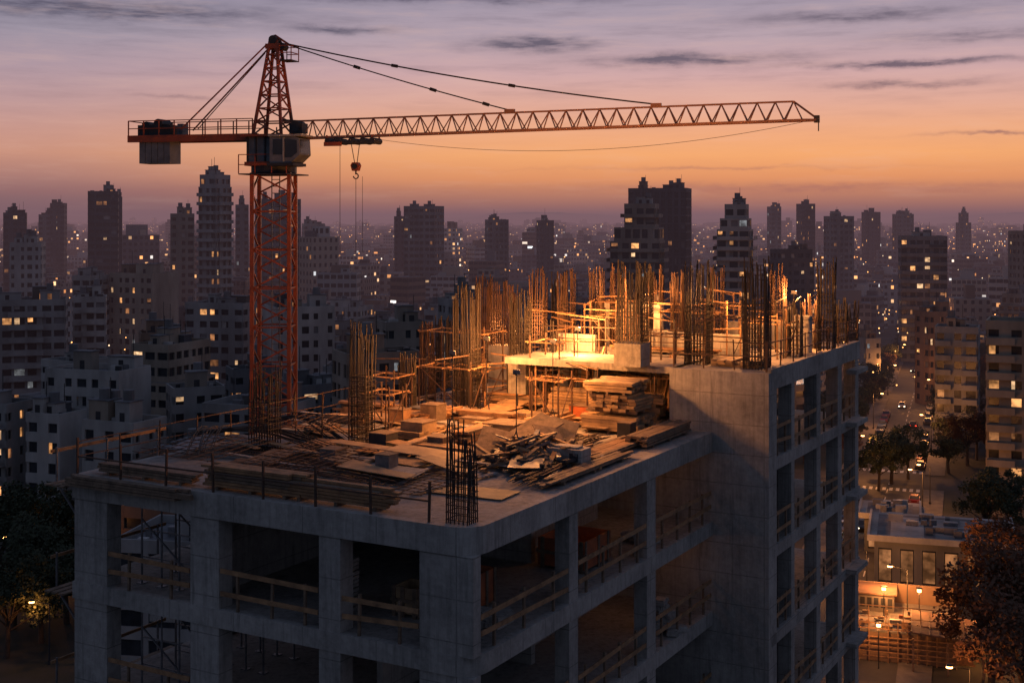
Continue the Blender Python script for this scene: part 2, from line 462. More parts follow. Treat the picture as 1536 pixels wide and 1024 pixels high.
lumber(5.2, 10.5, .45, 1.1, 0.004, 2, 'a', 'wood2', .17, .05, .5)
lumber(8.5, 13.2, 1.0, 2.1, 0.004, 2, 'a', 'wood', .17, .05, .7)
lumber(12.5, 16.0, 6.2, 7.6, 0.004, 3, 'a', 'ply')
lumber(17.3, 19.6, 3.0, 5.0, 0.004, 7, 'b', 'ply', .3)
lumber(9.5, 11.6, 8.0, 9.2, 0.004, 3, 'b', 'ply', .3)
lumber(13.0, 14.2, 9.5, 12.6, 0.004, 3, 'b', 'wood')
lumber(18.0, 19.4, 7.5, 10.0, 0.004, 6, 'b', 'wood')
lumber(17.9, 19.5, -1.2, .6, 2.204, 2, 'a', 'ply', .3)
lumber(22.5, 24.0, 1.2, 3.6, 2.204, 4, 'b', 'ply', .3)
lumber(20.8, 21.4, 1.5, 6.0, 2.204, 2, 'b', 'wood')
lumber(11.2, 13.4, 3.9, 5.2, 0.004, 4, 'a', 'wood', .25, .09, .3)
lumber(16.9, 17.5, 2.2, 6.8, 0.004, 9, 'b', 'ply', .28, .1)
for i in range(13):
    a, b = R.uniform(7.5, 17.5), R.uniform(4.5, 12.5)
    if R.random() < .5: lumber(a, a+R.uniform(.5, 1.1), b, b+R.uniform(1.2, 2.4), .006, R.randint(1, 5), 'b', R.choice(['wood', 'ply']), .2, .08, .3)
    else: lumber(a, a+R.uniform(1.2, 2.6), b, b+R.uniform(.5, 1.0), .006, R.randint(1, 5), 'a', R.choice(['wood', 'ply']), .2, .08, .3)
m = SB()
for i in range(95):
    a, b = R.uniform(3.5, 19), R.uniform(1.8, 13.2)
    th = R.choice([0, 1.57])+R.gauss(0, .18); ca, sa = math.cos(th), math.sin(th)
    L, W = R.choice([(1.2, .6), (.6, .6), (1.2, .3), (1.0, .5), (1.5, .12), (1.8, .1), (1.6, .07)])
    zz = .02+i*.003; tilt = R.uniform(0, .08)
    m.obox((a, b, zz+tilt+.02), (ca*L, sa*L, tilt), (-sa*W, ca*W, 0), (0, 0, .011), R.choice(['ply', 'ply', 'bag', 'wood2', 'wood', 'steel']))
m.obj('formwork_panels')
# leaning formwork shutters in front of the raised block
m = SB()
for i in range(16):
    b = 1.9+i*.46+R.uniform(-.1, .1); hgt = R.uniform(.8, 2.3); a = 19.85
    m.obox((a-.25, b, hgt/2), (.2, 0, hgt/2), (0, .2, 0), (.02, 0, -.008), R.choice(['ply', 'wood2', 'wood', 'steel']))
for i in range(9):
    b = R.uniform(2, 9); m.beam((R.uniform(18.4, 19), b, 0), (19.9, b+R.uniform(-.5, .5), R.uniform(1.6, 2.6)), .06, 'wood')
m.obj('leaning_formwork_shutters')
# debris pile
m = SB(); ca_, cb_ = ab(795, 40.2)
for i in range(150):
    a = ca_+R.gauss(0, .95); b = cb_+R.gauss(0, .8); rad = math.hypot((a-ca_)/1.8, (b-cb_)/1.4)
    zz = .08+max(0, 1.0-.7*rad)*R.random()
    th = R.gauss(.5, .75); L = R.uniform(.4, 1.6); tl = R.uniform(-.35, .35)
    m.obox((a, b, zz), (math.cos(th)*L*.7, math.sin(th)*L*.7, tl*.6), (-math.sin(th)*R.uniform(.04, .11), math.cos(th)*.07, 0), (0, 0, R.uniform(.02, .05)), R.choice(['wood', 'wood2', 'wood2', 'wood2', 'ply', 'dark', 'steel']))
for (da, db, th, W, L, zz) in ((-.1, 1.3, .3, .5, .8, .45), (1.6, .9, -.4, .6, 1.0, .65), (1.2, -.2, .9, .45, .7, .5), (2.4, .2, .2, .5, .8, .5)):
    m.obox((ca_+da, cb_+db, zz), (math.cos(th)*L, math.sin(th)*L, .38), (-math.sin(th)*W, math.cos(th)*W, .1), (0, 0, .02), 'wood2')
m.obj('timber_debris_pile')
m = SB(); a, b = ab(853, 39.8)
m.box(a-.3, a+.3, b-.62, b+.55, .02, .14, 'wood2'); m.box(a-.35, a+.35, b-.6, b+.6, .14, .56, 'conc'); m.box(a-.2, a+.2, b-.4, b+.4, .56, .62, 'conc')
m.box(a-.36, a-.35, b-.5, b-.2, .2, .45, 'dark'); m.obj('concrete_block')
def rods(a0, b0, dirang, L, n, spread, z=.05, bend=0.0, name='rebar_rod_bundle', rad=.026, key='rebar'):
    m = SB()
    for i in range(n):
        o = R.gauss(0, spread); th = dirang+R.gauss(0, .05); zz = z+R.uniform(0, .12)
        x, y = a0-math.sin(th)*o, b0+math.cos(th)*o
        l = L*R.uniform(.8, 1.05); pr = None
        for j in range(7):
            f = j/6
            q = (x+math.cos(th)*l*(f-.5), y+math.sin(th)*l*(f-.5), zz+bend*math.sin(math.pi*f)+R.uniform(0, .015))
            if pr: m.beam(pr, q, rad, key)
            pr = q
    m.obj(name)
rods(6.0, 11.8, 1.5, 6, 16, .35, .2, .4, key='rebard'); rods(8.5, 12.2, 1.2, 6, 14, .4, .1, .5, key='rebard'); rods(5.0, 9.6, 1.45, 5.5, 14, .5, .08, .1)
rods(3.0, 7.0, 1.5, 5, 16, .5, .06, .08); rods(4.2, 12.3, .6, 5, 8, .4, .5, .3, key='rebard'); rods(7.5, 1.6, .02, 5.5, 18, .2, .1, .05)
rods(10.5, 2.6, .1, 5.0, 24, .25, .12, .1); rods(19.0, 6.5, 1.5, 6, 14, .5, 1.4, .4); rods(12.0, 4.5, 1.5, 4, 12, .4, .1, .1)
def mat_grid(a0, a1, b0, b1, z, st=.2, tilt=0):
    m = SB(); a = a0
    while a <= a1:
        m.beam((a, b0+R.uniform(-.1, .1), z+tilt*(a-a0)), (a, b1+R.uniform(-.1, .1), z+tilt*(a-a0)+R.uniform(0, .03)), .02, 'rebar'); a += st
    b = b0
    while b <= b1:
        m.beam((a0-R.uniform(0, .2), b, z+.02), (a1+R.uniform(0, .2), b, z+.02+tilt*(a1-a0)), .02, 'rebar'); b += st
    m.obj('rebar_mat')
mat_grid(2.2, 5.2, 3.0, 6.3, .12, .35); mat_grid(2.4, 5.6, 6.8, 9.6, .35, .35, .04); mat_grid(1.6, 4.4, 10.0, 13.2, .5, .4, .06)
mat_grid(17.2, 19.5, 9, 12.6, .3, .3); mat_grid(7.0, 9.0, 9.8, 12.4, .6, .4, .1)

def tube_rail(pts, z, hgt=1.1, step=1.7, name='deck_guardrail', key='rebar', rr=.035, mids=(.5, 1.0)):
    m = SB()
    for p, q in zip(pts[:-1], pts[1:]):
        d = math.dist(p, q); n = max(1, round(d/step))
        for i in range(n+1):
            f = i/n; x, y = p[0]+(q[0]-p[0])*f, p[1]+(q[1]-p[1])*f
            m.beam((x, y, z), (x+R.uniform(-.05, .05), y+R.uniform(-.05, .05), z+hgt*R.uniform(.95, 1.15)), rr, key)
        for hh in mids:
            m.beam((p[0], p[1], z+hh+R.uniform(-.04, .04)), (q[0], q[1], z+hh+R.uniform(-.04, .04)), rr*.8, key)
    m.obj(name)
tube_rail([(.15, 1.4), (.15, 14.0)], 0, 1.0, 1.9, rr=.055, mids=(.55,))
tube_rail([(.15, 14.0), (12, 14.0), (26, 14.0)], 0, 1.0)
tube_rail([(16.8, -1.95), (29.2, -1.95), (29.2, 9.0)], 2.25, 1.0, 1.6, rr=.04)
tube_rail([(16.85, -1.9), (16.85, 1.6), (20.1, 1.6), (20.1, 8.9)], 2.25, 1.0, 1.3, rr=.04)
tube_rail([(7.8, 13.0), (7.8, 9.6), (11, 9.6)], 0, 1.5, 1.2)
def scaffold(a0, b0, na, nb, st, z0, lv, lh=1.3):
    m = SB()
    for i in range(na+1):
        for j in range(nb+1):
            m.beam((a0+i*st, b0+j*st, z0), (a0+i*st, b0+j*st, z0+lv*lh+.3), .05, 'rebar')
    for l in range(1, lv+1):
        z = z0+l*lh
        for i in range(na+1): m.beam((a0+i*st, b0-.2, z), (a0+i*st, b0+nb*st+.2, z+.03), .045, 'wood')
        for j in range(nb+1): m.beam((a0-.2, b0+j*st, z), (a0+na*st+.2, b0+j*st, z+.03), .045, 'wood')
    m.beam((a0, b0, z0), (a0+na*st, b0, z0+lh), .035, 'rebar'); m.beam((a0, b0, z0), (a0, b0+nb*st, z0+lh), .035, 'rebar')
    m.obj('scaffold_frame')
for q in ((17.4, 10.0, 1, 2, 1.5, 0, 2, 1.5), (20.8, 5.5, 2, 1, 1.4, 2.2, 1, 1.4), (22.3, 6.0, 1, 1, 1.3, 2.2, 1, 1.9), (17.2, 6.5, 1, 1, 1.3, 0, 2, 1.4), (22.0, -1.0, 1, 1, 1.6, 2.2, 1, 1.3),
          (13.2, 11.5, 1, 1, 1.2, 0, 1, 1.6), (18.0, 2.0, 1, 2, 1.0, 0, 2, 1.6), (15.5, 9.5, 1, 2, 1.2, 0, 1, 1.8), (11.0, 10.2, 1, 1, 1.1, 0, 1, 1.3), (23.5, 2.5, 1, 2, 1.2, 2.2, 1, 1.5), (14.6, 5.2, 1, 1, 1.1, 0, 1, 1.7)): scaffold(*q)
m = SB()
for i in range(120):
    a, b = R.uniform(15.5, 28), R.uniform(-1.3, 13); z0 = 2.2 if (b < 8.5 and a > 20) or (b < 1.4 and a > 17) else .01
    if a < 17 and b < 4.5: continue
    th = R.choice([0, 1.57, R.uniform(0, 3.14)]); L = R.uniform(.8, 2.4); z1 = z0+R.uniform(.6, 2.3)
    m.beam((a, b, z1), (a+math.cos(th)*L, b+math.sin(th)*L, z1+R.uniform(-.15, .25)), .045, R.choice(['rebar', 'wood', 'wood']))
    m.beam((a, b, z0), (a, b, z1+.1), .05, R.choice(['rebar', 'wood', 'rebard']))
m.obj('formwork_bracing')
for (u, Y, w_, h_, key) in ((628, 44.5, .9, .55, 'ply'), (575, 43, .7, .4, 'dark'), (720, 47, 1.1, .3, 'ply'), (660, 42.5, .6, .35, 'wood2'), (940, 44.5, .5, .5, 'dark'), (500, 40, .6, .4, 'steel'), (760, 44.5, 1.2, .5, 'wood2'), (580, 38.5, .5, .5, 'steel'), (650, 47.5, .7, .7, 'wood2'), (875, 48, .8, .6, 'redcrate'), (600, 47, .6, .6, 'wood')):
    a, b = ab(u, Y); m = SB()
    m.box(a-w_/2, a+w_/2, b-w_/2, b+w_/2, .08, .08+h_, key)
    for q in (-.35, 0, .35): m.box(a-w_/2, a+w_/2, b+q*w_-.05, b+q*w_+.05, .0, .08, 'wood2')
    m.box(a-w_/2-.02, a+w_/2+.02, b-w_/2-.02, b+w_/2+.02, .08+h_, .11+h_, 'wood2')
    m.obj('tool_box')

# ------------------------------------------------------------ work lights
def add_light(name, loc, power, col, radius=.15, parent=None, kind='POINT'):
    l = bpy.data.lights.new(name, kind); l.energy = power; l.color = col; l.shadow_soft_size = radius
    o = bpy.data.objects.new(name, l); o.location = loc; sc.collection.objects.link(o)
    if parent: o.parent = parent
    return o
WC = (1.0, 0.36, 0.09)
def work_light(a, b, z, h, power):
    m = SB()
    for i in range(3):
        th = i*2.09
        m.beam((a+math.cos(th)*.4, b+math.sin(th)*.4, z), (a, b, z+.9), .025, 'dark')
    m.cyl((a, b, z+.8), (a, b, z+h), .02, 'dark', 6)
    m.box(a-.01, a+.05, b-.12, b+.12, z+h, z+h+.15, 'steel')
    m.box(a+.051, a+.062, b-.1, b+.1, z+h+.02, z+h+.13, 'flood')
    m.beam((a-.03, b-.08, z+h-.03), (a-.03, b+.08, z+h+.03), .03, 'dark')
    o = m.obj('work_light')
    add_light('lamp', P(a+.3, b, z+h+.08), power, WC, .15, o)
work_light(18.6, 6.4, 0, 3.2, 1700)
work_light(13.6, 4.9, 0, 3.2, 1150)
work_light(22.8, 5.6, 2.2, 2.4, 1300)
work_light(20.6, .3, 2.2, 2.3, 900)
work_light(25.4, -.3, 2.2, 2.3, 1000)
work_light(15.2, 8.6, 0, 3.0, 1150)
work_light(21.5, 11.0, 0, 2.8, 900)
work_light(10.2, 7.0, 0, 3.0, 700)
work_light(8.6, 3.6, 0, 2.7, 230)
work_light(10.8, 11.2, 0, 2.8, 260)
for (a, b, z, pw) in ((14.2, 2.0, -FH, 9), (9.5, 2.5, -FH, 4), (14.4, 2.0, -2*FH, 9), (24.0, .2, -.9, 8), (26.8, 0, -7.1, 30), (27.2, 0, -.9, 16)):
    m = SB(); m.cyl((a, b, z+2.75), (a, b, z+2.9), .03, 'dark', 6); m.cyl((a, b, z+2.62), (a, b, z+2.75), .05, 'lampw', 8)
    o = m.obj('bulb_light'); add_light('lamp', P(a, b, z+2.5), pw, WC, .06, o)

# ------------------------------------------------------------ tower crane
CY = 65.0; CX = brg(411)*CY
cr = empty('tower_crane')
mast = MB(); hw = .93
ztop = 50.3
def lattice(m, z0, z1, w0, w1, bay, key, cw=.17, dw=.085):
    cs = ((-1, -1), (1, -1), (1, 1), (-1, 1))
    n = max(1, round((z1-z0)/bay))
    def pt(c, f): ww = w0+(w1-w0)*f; return (CX+c[0]*ww, CY+c[1]*ww, z0+(z1-z0)*f)
    for c in cs: m.beam(pt(c, 0), pt(c, 1), cw, key)
    for i in range(n):
        f0, f1 = i/n, (i+1)/n
        for j in range(4):
            c, d = cs[j], cs[(j+1) % 4]
            m.beam(pt(c, f0), pt(d, f0), dw, key)
            fm = (f0+f1)/2
            m.beam(pt(c, f0), pt(d, fm), dw, key); m.beam(pt(d, fm), pt(c, f1), dw, key)
lattice(mast, 0, ztop, hw, hw, 1.9, 'orange', .19, .08)
mast.beam((CX-.2, CY+.5, 0), (CX-.2, CY+.5, ztop), .05, 'steel'); mast.beam((CX+.2, CY+.5, 0), (CX+.2, CY+.5, ztop), .05, 'steel')
z = 15.0
while z < ztop: mast.beam((CX-.2, CY+.5, z), (CX+.2, CY+.5, z), .04, 'steel'); z += .35
mast.box(CX-2.5, CX+2.5, CY-2.5, CY+2.5, 0.004, 1.2, 'conc')
mast.obj('mast', cr)
J = Vector((.966, -.259, 0)).normalized(); N = Vector((-J.y, J.x, 0))
CC = Vector((CX, CY, 0))
def Q(t_, n_, z_): return CC+J*t_+N*n_+Vector((0, 0, z_))
def CB():
    m = MB(); m.xf = lambda x, y, z: Q(x, y, z); return m
h = CB()
h.cyl((0, 0, 50.3), (0, 0, 50.65), 1.15, 'dark', 20)
h.box(-1.1, 1.1, -1.1, 1.1, 50.65, 50.85, 'orange')
h.box(-.95, .45, -1.0, 1.0, 50.85, 52.1, 'cabgrey')
for x in (-.96, -.5, 0, .46): h.box(x-.04, x+.04, -1.06, -1.0, 50.85, 52.1, 'dark')
h.box(-1.2, .9, -1.3, 1.3, 52.1, 52.22, 'orange')
h.box(-1.3, 1.3, -1.35, 1.35, 50.2, 50.26, 'dark')
for x in (-1.3, -.4, .5, 1.3): h.beam((x, -1.33, 50.26), (x, -1.33, 51.2), .04, 'orange')
h.beam((-1.3, -1.33, 51.2), (1.3, -1.33, 51.2), .04, 'orange'); h.beam((-1.3, -1.33, 50.7), (1.3, -1.33, 50.7), .04, 'orange')
h.obj('slewing_unit', cr)
cab = CB()
def prism(m, prof, y0, y1, key):
    n = len(prof)
    m.quad([(x, y0, z) for x, z in prof], key); m.quad([(x, y1, z) for x, z in reversed(prof)], key)
    for i in range(n):
        (x0, z0), (x1, z1) = prof[i], prof[(i+1) % n]
        m.quad([(x0, y0, z0), (x0, y1, z0), (x1, y1, z1), (x1, y0, z1)], key)
prism(cab, [(.6, 50.75), (1.75, 50.75), (2.2, 51.15), (2.15, 51.95), (1.9, 52.05), (.6, 52.05)], -1.75, -.4, 'cabgrey')
cab.quad([(.78, -1.76, 51.15), (1.3, -1.76, 51.15), (1.3, -1.76, 51.9), (.78, -1.76, 51.9)], 'glass')
cab.quad([(1.4, -1.76, 51.0), (1.75, -1.76, 51.0), (2.08, -1.76, 51.25), (2.05, -1.76, 51.85), (1.4, -1.76, 51.9)], 'glass')
cab.box(1.31, 1.39, -1.79, -1.75, 50.8, 52.0, 'bag')
cab.quad([(2.21, -1.65, 51.22), (2.21, -.5, 51.22), (2.17, -.5, 51.88), (2.17, -1.65, 51.88)], 'glass')
cab.box(.55, 2.3, -1.85, -.35, 52.052, 52.14, 'bag')
cab.box(.5, 1.9, -1.85, -.3, 50.6, 50.745, 'dark')
cab.beam((1.0, -1.8, 52.15), (1.0, -1.8, 52.5), .05, 'dark')
cab.obj('operator_cab', cr)
hd = CB()
apex = 57.0
base = [(-.8, -.75), (.75, -.75), (.75, .75), (-.8, .75)]; topc = [(-.12, -.2), (.25, -.2), (.25, .2), (-.12, .2)]
def hp(i, f): return (base[i][0]+(topc[i][0]-base[i][0])*f, base[i][1]+(topc[i][1]-base[i][1])*f, 52.2+(apex-52.2)*f)
for i in range(4): hd.beam(hp(i, 0), hp(i, 1), .13, 'orange')
for k in range(7):
    f0, f1 = k/7, (k+1)/7
    for i in range(4):
        j = (i+1) % 4
        hd.beam(hp(i, f0), hp(j, f0), .065, 'orange')
        if k % 2: hd.beam(hp(i, f0), hp(j, f1), .065, 'orange')
        else: hd.beam(hp(j, f0), hp(i, f1), .065, 'orange')
hd.box(-.35, .45, -.3, .3, 56.6, 56.85, 'orange')
hd.cyl((.05, -.3, 57.05), (.05, .3, 57.05), .22, 'dark', 12); hd.cyl((.5, -.25, 56.7), (.5, .25, 56.7), .2, 'dark', 12)
hd.beam((-.3, 0, 56.8), (.05, 0, 57.3), .1, 'orange'); hd.beam((.05, 0, 57.3), (.9, 0, 56.75), .1, 'orange')
hd.box(.5, 1.15, -.45, .45, 55.95, 56.0, 'dark')
for x in (.5, 1.15):
    for y in (-.45, .45): hd.beam((x, y, 55.95), (x, y, 56.7), .04, 'orange')
for zz in (56.35, 56.7):
    hd.beam((.5, -.45, zz), (1.15, -.45, zz), .04, 'orange'); hd.beam((1.15, -.45, zz), (1.15, .45, zz), .04, 'orange'); hd.beam((.5, .45, zz), (1.15, .45, zz), .04, 'orange')
hd.obj('tower_head', cr)
jb = CB(); JL = 26.6
def jz(t_): return 52.02+.45*(t_/JL)
npan = 31
def jp(i): return .9+(JL-1.3)*i/npan
for i in range(npan):
    t0, t1 = jp(i), jp(i+1); tm = (t0+t1)/2; hh = .88
    for y in (-.42, .42): jb.beam((t0, y, jz(t0)), (t1, y, jz(t1)), .085, 'jib')
    if i < npan-1: jb.beam((tm, 0, jz(tm)+hh), ((t1+jp(i+2))/2, 0, jz(t1)+hh), .085, 'jib')
    for y in (-.42, .42):
        jb.beam((t0, y, jz(t0)), (tm, 0, jz(tm)+hh), .045, 'jib'); jb.beam((tm, 0, jz(tm)+hh), (t1, y, jz(t1)), .045, 'jib')
    jb.beam((t0, -.42, jz(t0)), (t0, .42, jz(t0)), .045, 'jib'); jb.beam((t0, -.42, jz(t0)), (t1, .42, jz(t1)), .04, 'jib')
te = jp(npan); tl = (jp(npan-1)+te)/2
jb.beam((tl, 0, jz(tl)+.88), (te+.6, 0, jz(te)+.1), .09, 'jib')
for y in (-.42, .42): jb.beam((te, y, jz(te)), (te+.6, y*.6, jz(te)), .09, 'jib')
jb.box(te+.5, te+.75, -.3, .3, jz(te)-.1, jz(te)+.2, 'dark'); jb.beam((te+.7, 0, jz(te)+.1), (te+.7, 0, jz(te)-.5), .05, 'dark')
jb.beam((.3, 0, 53.0), (jp(0)+.45, 0, jz(1)+.88), .1, 'jib')
jb.box(1.0, 1.7, -.35, .35, 52.3, 52.8, 'dark'); jb.cyl((1.35, -.4, 52.65), (1.35, .4, 52.65), .28, 'dark', 12)
for tt in (12.4, 19.5): jb.box(tt-.25, tt+.25, -.1, .1, jz(tt)+.85, jz(tt)+1.05, 'jib')
jb.obj('jib', cr)
tie = CB()
def cable(m, p, q, sag, w_, key='cable', n=14):
    p = Vector(p); q = Vector(q); pr = p
    for i in range(1, n+1):
        f = i/n; c = p.lerp(q, f)+Vector((0, 0, -sag*4*f*(1-f))); m.beam(pr, c, w_, key); pr = c
def tiez(tt, t1, z0, z1, sag):
    f = (tt-.9)/(t1-.9); return z0+(z1-z0)*f-sag*4*f*(1-f)
for y in (-.12, .12):
    cable(tie, (.9, y, 56.75), (12.4, y*.5, jz(12.4)+1.0), .12, .06)
    cable(tie, (.9, y, 56.8), (19.5, y*.5, jz(19.5)+1.0), .25, .06)
for tt in (4.5, 8.5, 11.2):
    zz = tiez(tt, 12.4, 56.75, jz(12.4)+1.0, .12); tie.beam((tt-.15, 0, zz+.05), (tt+.15, 0, zz-.05), .16, 'dark')
for tt in (6.5, 12.5):
    zz = tiez(tt, 19.5, 56.8, jz(19.5)+1.0, .25); tie.beam((tt-.15, 0, zz+.03), (tt+.15, 0, zz-.03), .15, 'dark')
tie.beam((-.3, -.25, 56.8), (-4.9, -.6, 52.6), .06, 'orange'); tie.beam((-.3, .25, 56.8), (-4.9, .6, 52.6), .06, 'orange')
tie.beam((-.5, .0, 56.4), (-4.3, .0, 52.6), .035, 'cable')
cable(tie, (5.5, 0, 51.95), (JL, 0, jz(JL)), .95, .02, n=30)
tie.obj('tie_cables', cr)
cj = CB()
for y in (-.6, .6): cj.box(-7.95, -.6, y-.1, y+.1, 51.95, 52.3, 'orange')
cj.box(-7.9, -.7, -.5, .5, 52.2, 52.26, 'dark')
for i in range(9):
    x = -7.9+i*.88
    for y in (-.68, .68): cj.beam((x, y, 52.3), (x, y, 53.05), .05, 'orange')
    cj.beam((x, -.6, 52.1), (x+.88 if i < 8 else x, .6, 52.1), .06, 'orange')
for y in (-.68, .68):
    for zz in (52.65, 53.05): cj.beam((-7.9, y, zz), (-.86, y, zz), .045, 'orange')
cj.beam((-7.9, -.68, 53.05), (-7.9, .68, 53.05), .045, 'orange')
cj.box(-7.5, -5.6, -.45, .45, 52.28, 52.85, 'dark'); cj.cyl((-6.3, -.5, 52.9), (-6.3, .5, 52.9), .26, 'dark', 12); cj.cyl((-7.1, -.3, 52.85), (-7.1, .3, 52.85), .2, 'dark', 12)
for i in range(5): cj.box(-7.35+i*.36, -7.02+i*.36, -.55, .55, 50.85, 52.05-.05*(i % 2), 'cabgrey')
cj.box(-5.3, -5.0, -.3, .3, 52.3, 52.9, 'cabgrey')
cj.obj('counter_jib', cr)
tr = CB()
tr.box(3.0, 5.6, -.5, .5, 51.72, 51.86, 'dark')
for x in (3.15, 3.7, 4.4, 5.0, 5.5): tr.cyl((x, -.55, 51.85), (x, .55, 51.85), .16, 'dark', 10)
for x in (3.1, 5.5):
    for y in (-.5, .5): tr.beam((x, y, 51.8), (x, y, 52.15), .07, 'orange')
tr.box(3.0, 3.9, -.65, -.5, 51.6, 51.8, 'orange')
tr.beam((4.25, -.1, 51.7), (4.43, -.1, 50.75), .03, 'cable'); tr.beam((4.6, .1, 51.7), (4.47, .1, 50.75), .03, 'cable')
prism(tr, [(4.22, 50.65), (4.3, 50.8), (4.6, 50.8), (4.68, 50.65), (4.6, 50.38), (4.3, 50.38)], -.16, .16, 'orange')
tr.cyl((4.45, -.18, 50.6), (4.45, .18, 50.6), .14, 'dark', 12)
pr = None
for i in range(11):
    th = math.radians(90-i*27); q = (4.45+.13*math.cos(th), 0, 50.12+.13*math.sin(th))
    if pr: tr.beam(pr, q, .05, 'dark')
    pr = q
tr.beam((4.45, 0, 50.4), (4.45, 0, 50.2), .06, 'dark')
tr.beam((4.45, 0, 50.0), (4.45, 0, 46.3), .02, 'cable'); tr.beam((3.6, 0, 51.7), (3.6, 0, 46.3), .02, 'cable'); tr.beam((4.8, 0, 50.1), (4.8, 0, 46.3), .015, 'cable')
tr.obj('trolley_and_hook', cr)

# ------------------------------------------------------------ ground, roads
m_, t_, b_ = newmat('city_ground')
gg = t_.new('ShaderNodeNewGeometry')
t_.l.new(t_.mix(t_.mr(t_.noise(gg.outputs['Position'], .05, 6, .7), .4, .6), (.06, .058, .055, 1), (.03, .035, .022, 1)), b_.inputs['Base Color'])
b_.inputs['Roughness'].default_value = .9
M['gnd'] = m_
g = MB(); g.quad([(-9000, -300, 0), (9000, -300, 0), (9000, 14000, 0), (-9000, 14000, 0)], 'gnd'); g.obj('ground')
RD = Vector((83, 236, 0)).normalized(); RN = Vector((RD.y, -RD.x, 0))
RO = Vector((brg(1335)*235, 235, 0))
def RP(s_, n_, z_): return RO+RD*s_+RN*n_+Vector((0, 0, z_))
def RB():
    m = MB(); m.xf = RP; return m
rd = RB()
rd.quad([(-140, -6, .012), (700, -6, .012), (700, 6, .012), (-140, 6, .012)][::-1], 'asphalt')
rd.obj('avenue_road')
rk = RB()
for sgn in (-1, 1):
    for (p, q) in ((-140, -7), (7, 110), (124, 700)):
        y0, y1 = sorted((sgn*6.0, sgn*9.5)); rk.box(p, q, y0, y1, .0, .14, 'pave')
rk.obj('pavement')
mk = RB(); s0 = -130
while s0 < 400:
    mk.quad([(s0, -.08, .02), (s0, .08, .02), (s0+3, .08, .02), (s0+3, -.08, .02)], 'paint'); s0 += 7
for e in (-9, 8.0):
    for i in range(10): mk.quad([(e, -5.5+i*1.15, .02), (e, -4.9+i*1.15, .02), (e+2.4, -4.9+i*1.15, .02), (e+2.4, -5.5+i*1.15, .02)], 'paint')
mk.obj('road_markings')
r2 = RB()
r2.quad([(-5, -200, .008), (-5, 300, .008), (5, 300, .008), (5, -200, .008)], 'asphalt')
r2.quad([(112, -300, .008), (112, 300, .008), (122, 300, .008), (122, -300, .008)], 'asphalt')
r2.obj('cross_street_road')

# ------------------------------------------------------------ detailed buildings
occupied = []
def roof_stuff(m, w, d, h, rr, wk):
    pt = .25
    m.box(-w/2, w/2, -d/2, -d/2+pt, h, h+.9, wk); m.box(-w/2, w/2, d/2-pt, d/2, h, h+.9, wk)
    m.box(-w/2, -w/2+pt, -d/2+pt, d/2-pt, h, h+.9, wk); m.box(w/2-pt, w/2, -d/2+pt, d/2-pt, h, h+.9, wk)
    n = rr.randint(2, 4)
    for i in range(n):
        bw, bd, bh = rr.uniform(1.8, max(2, min(6.5, w*.4))), rr.uniform(1.8, max(2, min(6, d*.4))), rr.uniform(1.4, 3.6)
        x, y = rr.uniform(-w/2+bw/2+.4, w/2-bw/2-.4), rr.uniform(-d/2+bd/2+.4, d/2-bd/2-.4)
        z0 = h+.006*(i+1)
        m.box(x-bw/2, x+bw/2, y-bd/2, y+bd/2, z0, z0+bh, wk if rr.random() < .6 else 'wall%d' % rr.randint(0, 7))
        m.box(x-bw/2-.15, x+bw/2+.15, y-bd/2-.15, y+bd/2+.15, z0+bh, z0+bh+.15, 'roof')
        m.quad([(x-.5, y-bd/2-.02, z0+.1), (x+.4, y-bd/2-.02, z0+.1), (x+.4, y-bd/2-.02, z0+min(2.0, bh*.8)), (x-.5, y-bd/2-.02, z0+min(2.0, bh*.8))], 'dark' if rr.random() < .85 else 'lit2')
        if rr.random() < .5:
            m.cyl((x, y, z0+bh+.15), (x, y, z0+bh+1.6), .8, 'wall2', 10)
        if rr.random() < .6:
            m.beam((x+bw*.3, y, z0+bh), (x+bw*.3, y, z0+bh+rr.uniform(2, 4)), .09, 'dark')
    for i in range(rr.randint(5, 12)):
        x, y = rr.uniform(-w/2+1, w/2-1), rr.uniform(-d/2+1, d/2-1); q = rr.uniform(.3, .8)
        m.box(x-q, x+q, y-q*.6, y+q*.6, h+.004, h+rr.uniform(.5, 1.3), rr.choice(['steel', 'wall3', 'dark', 'wall2']))
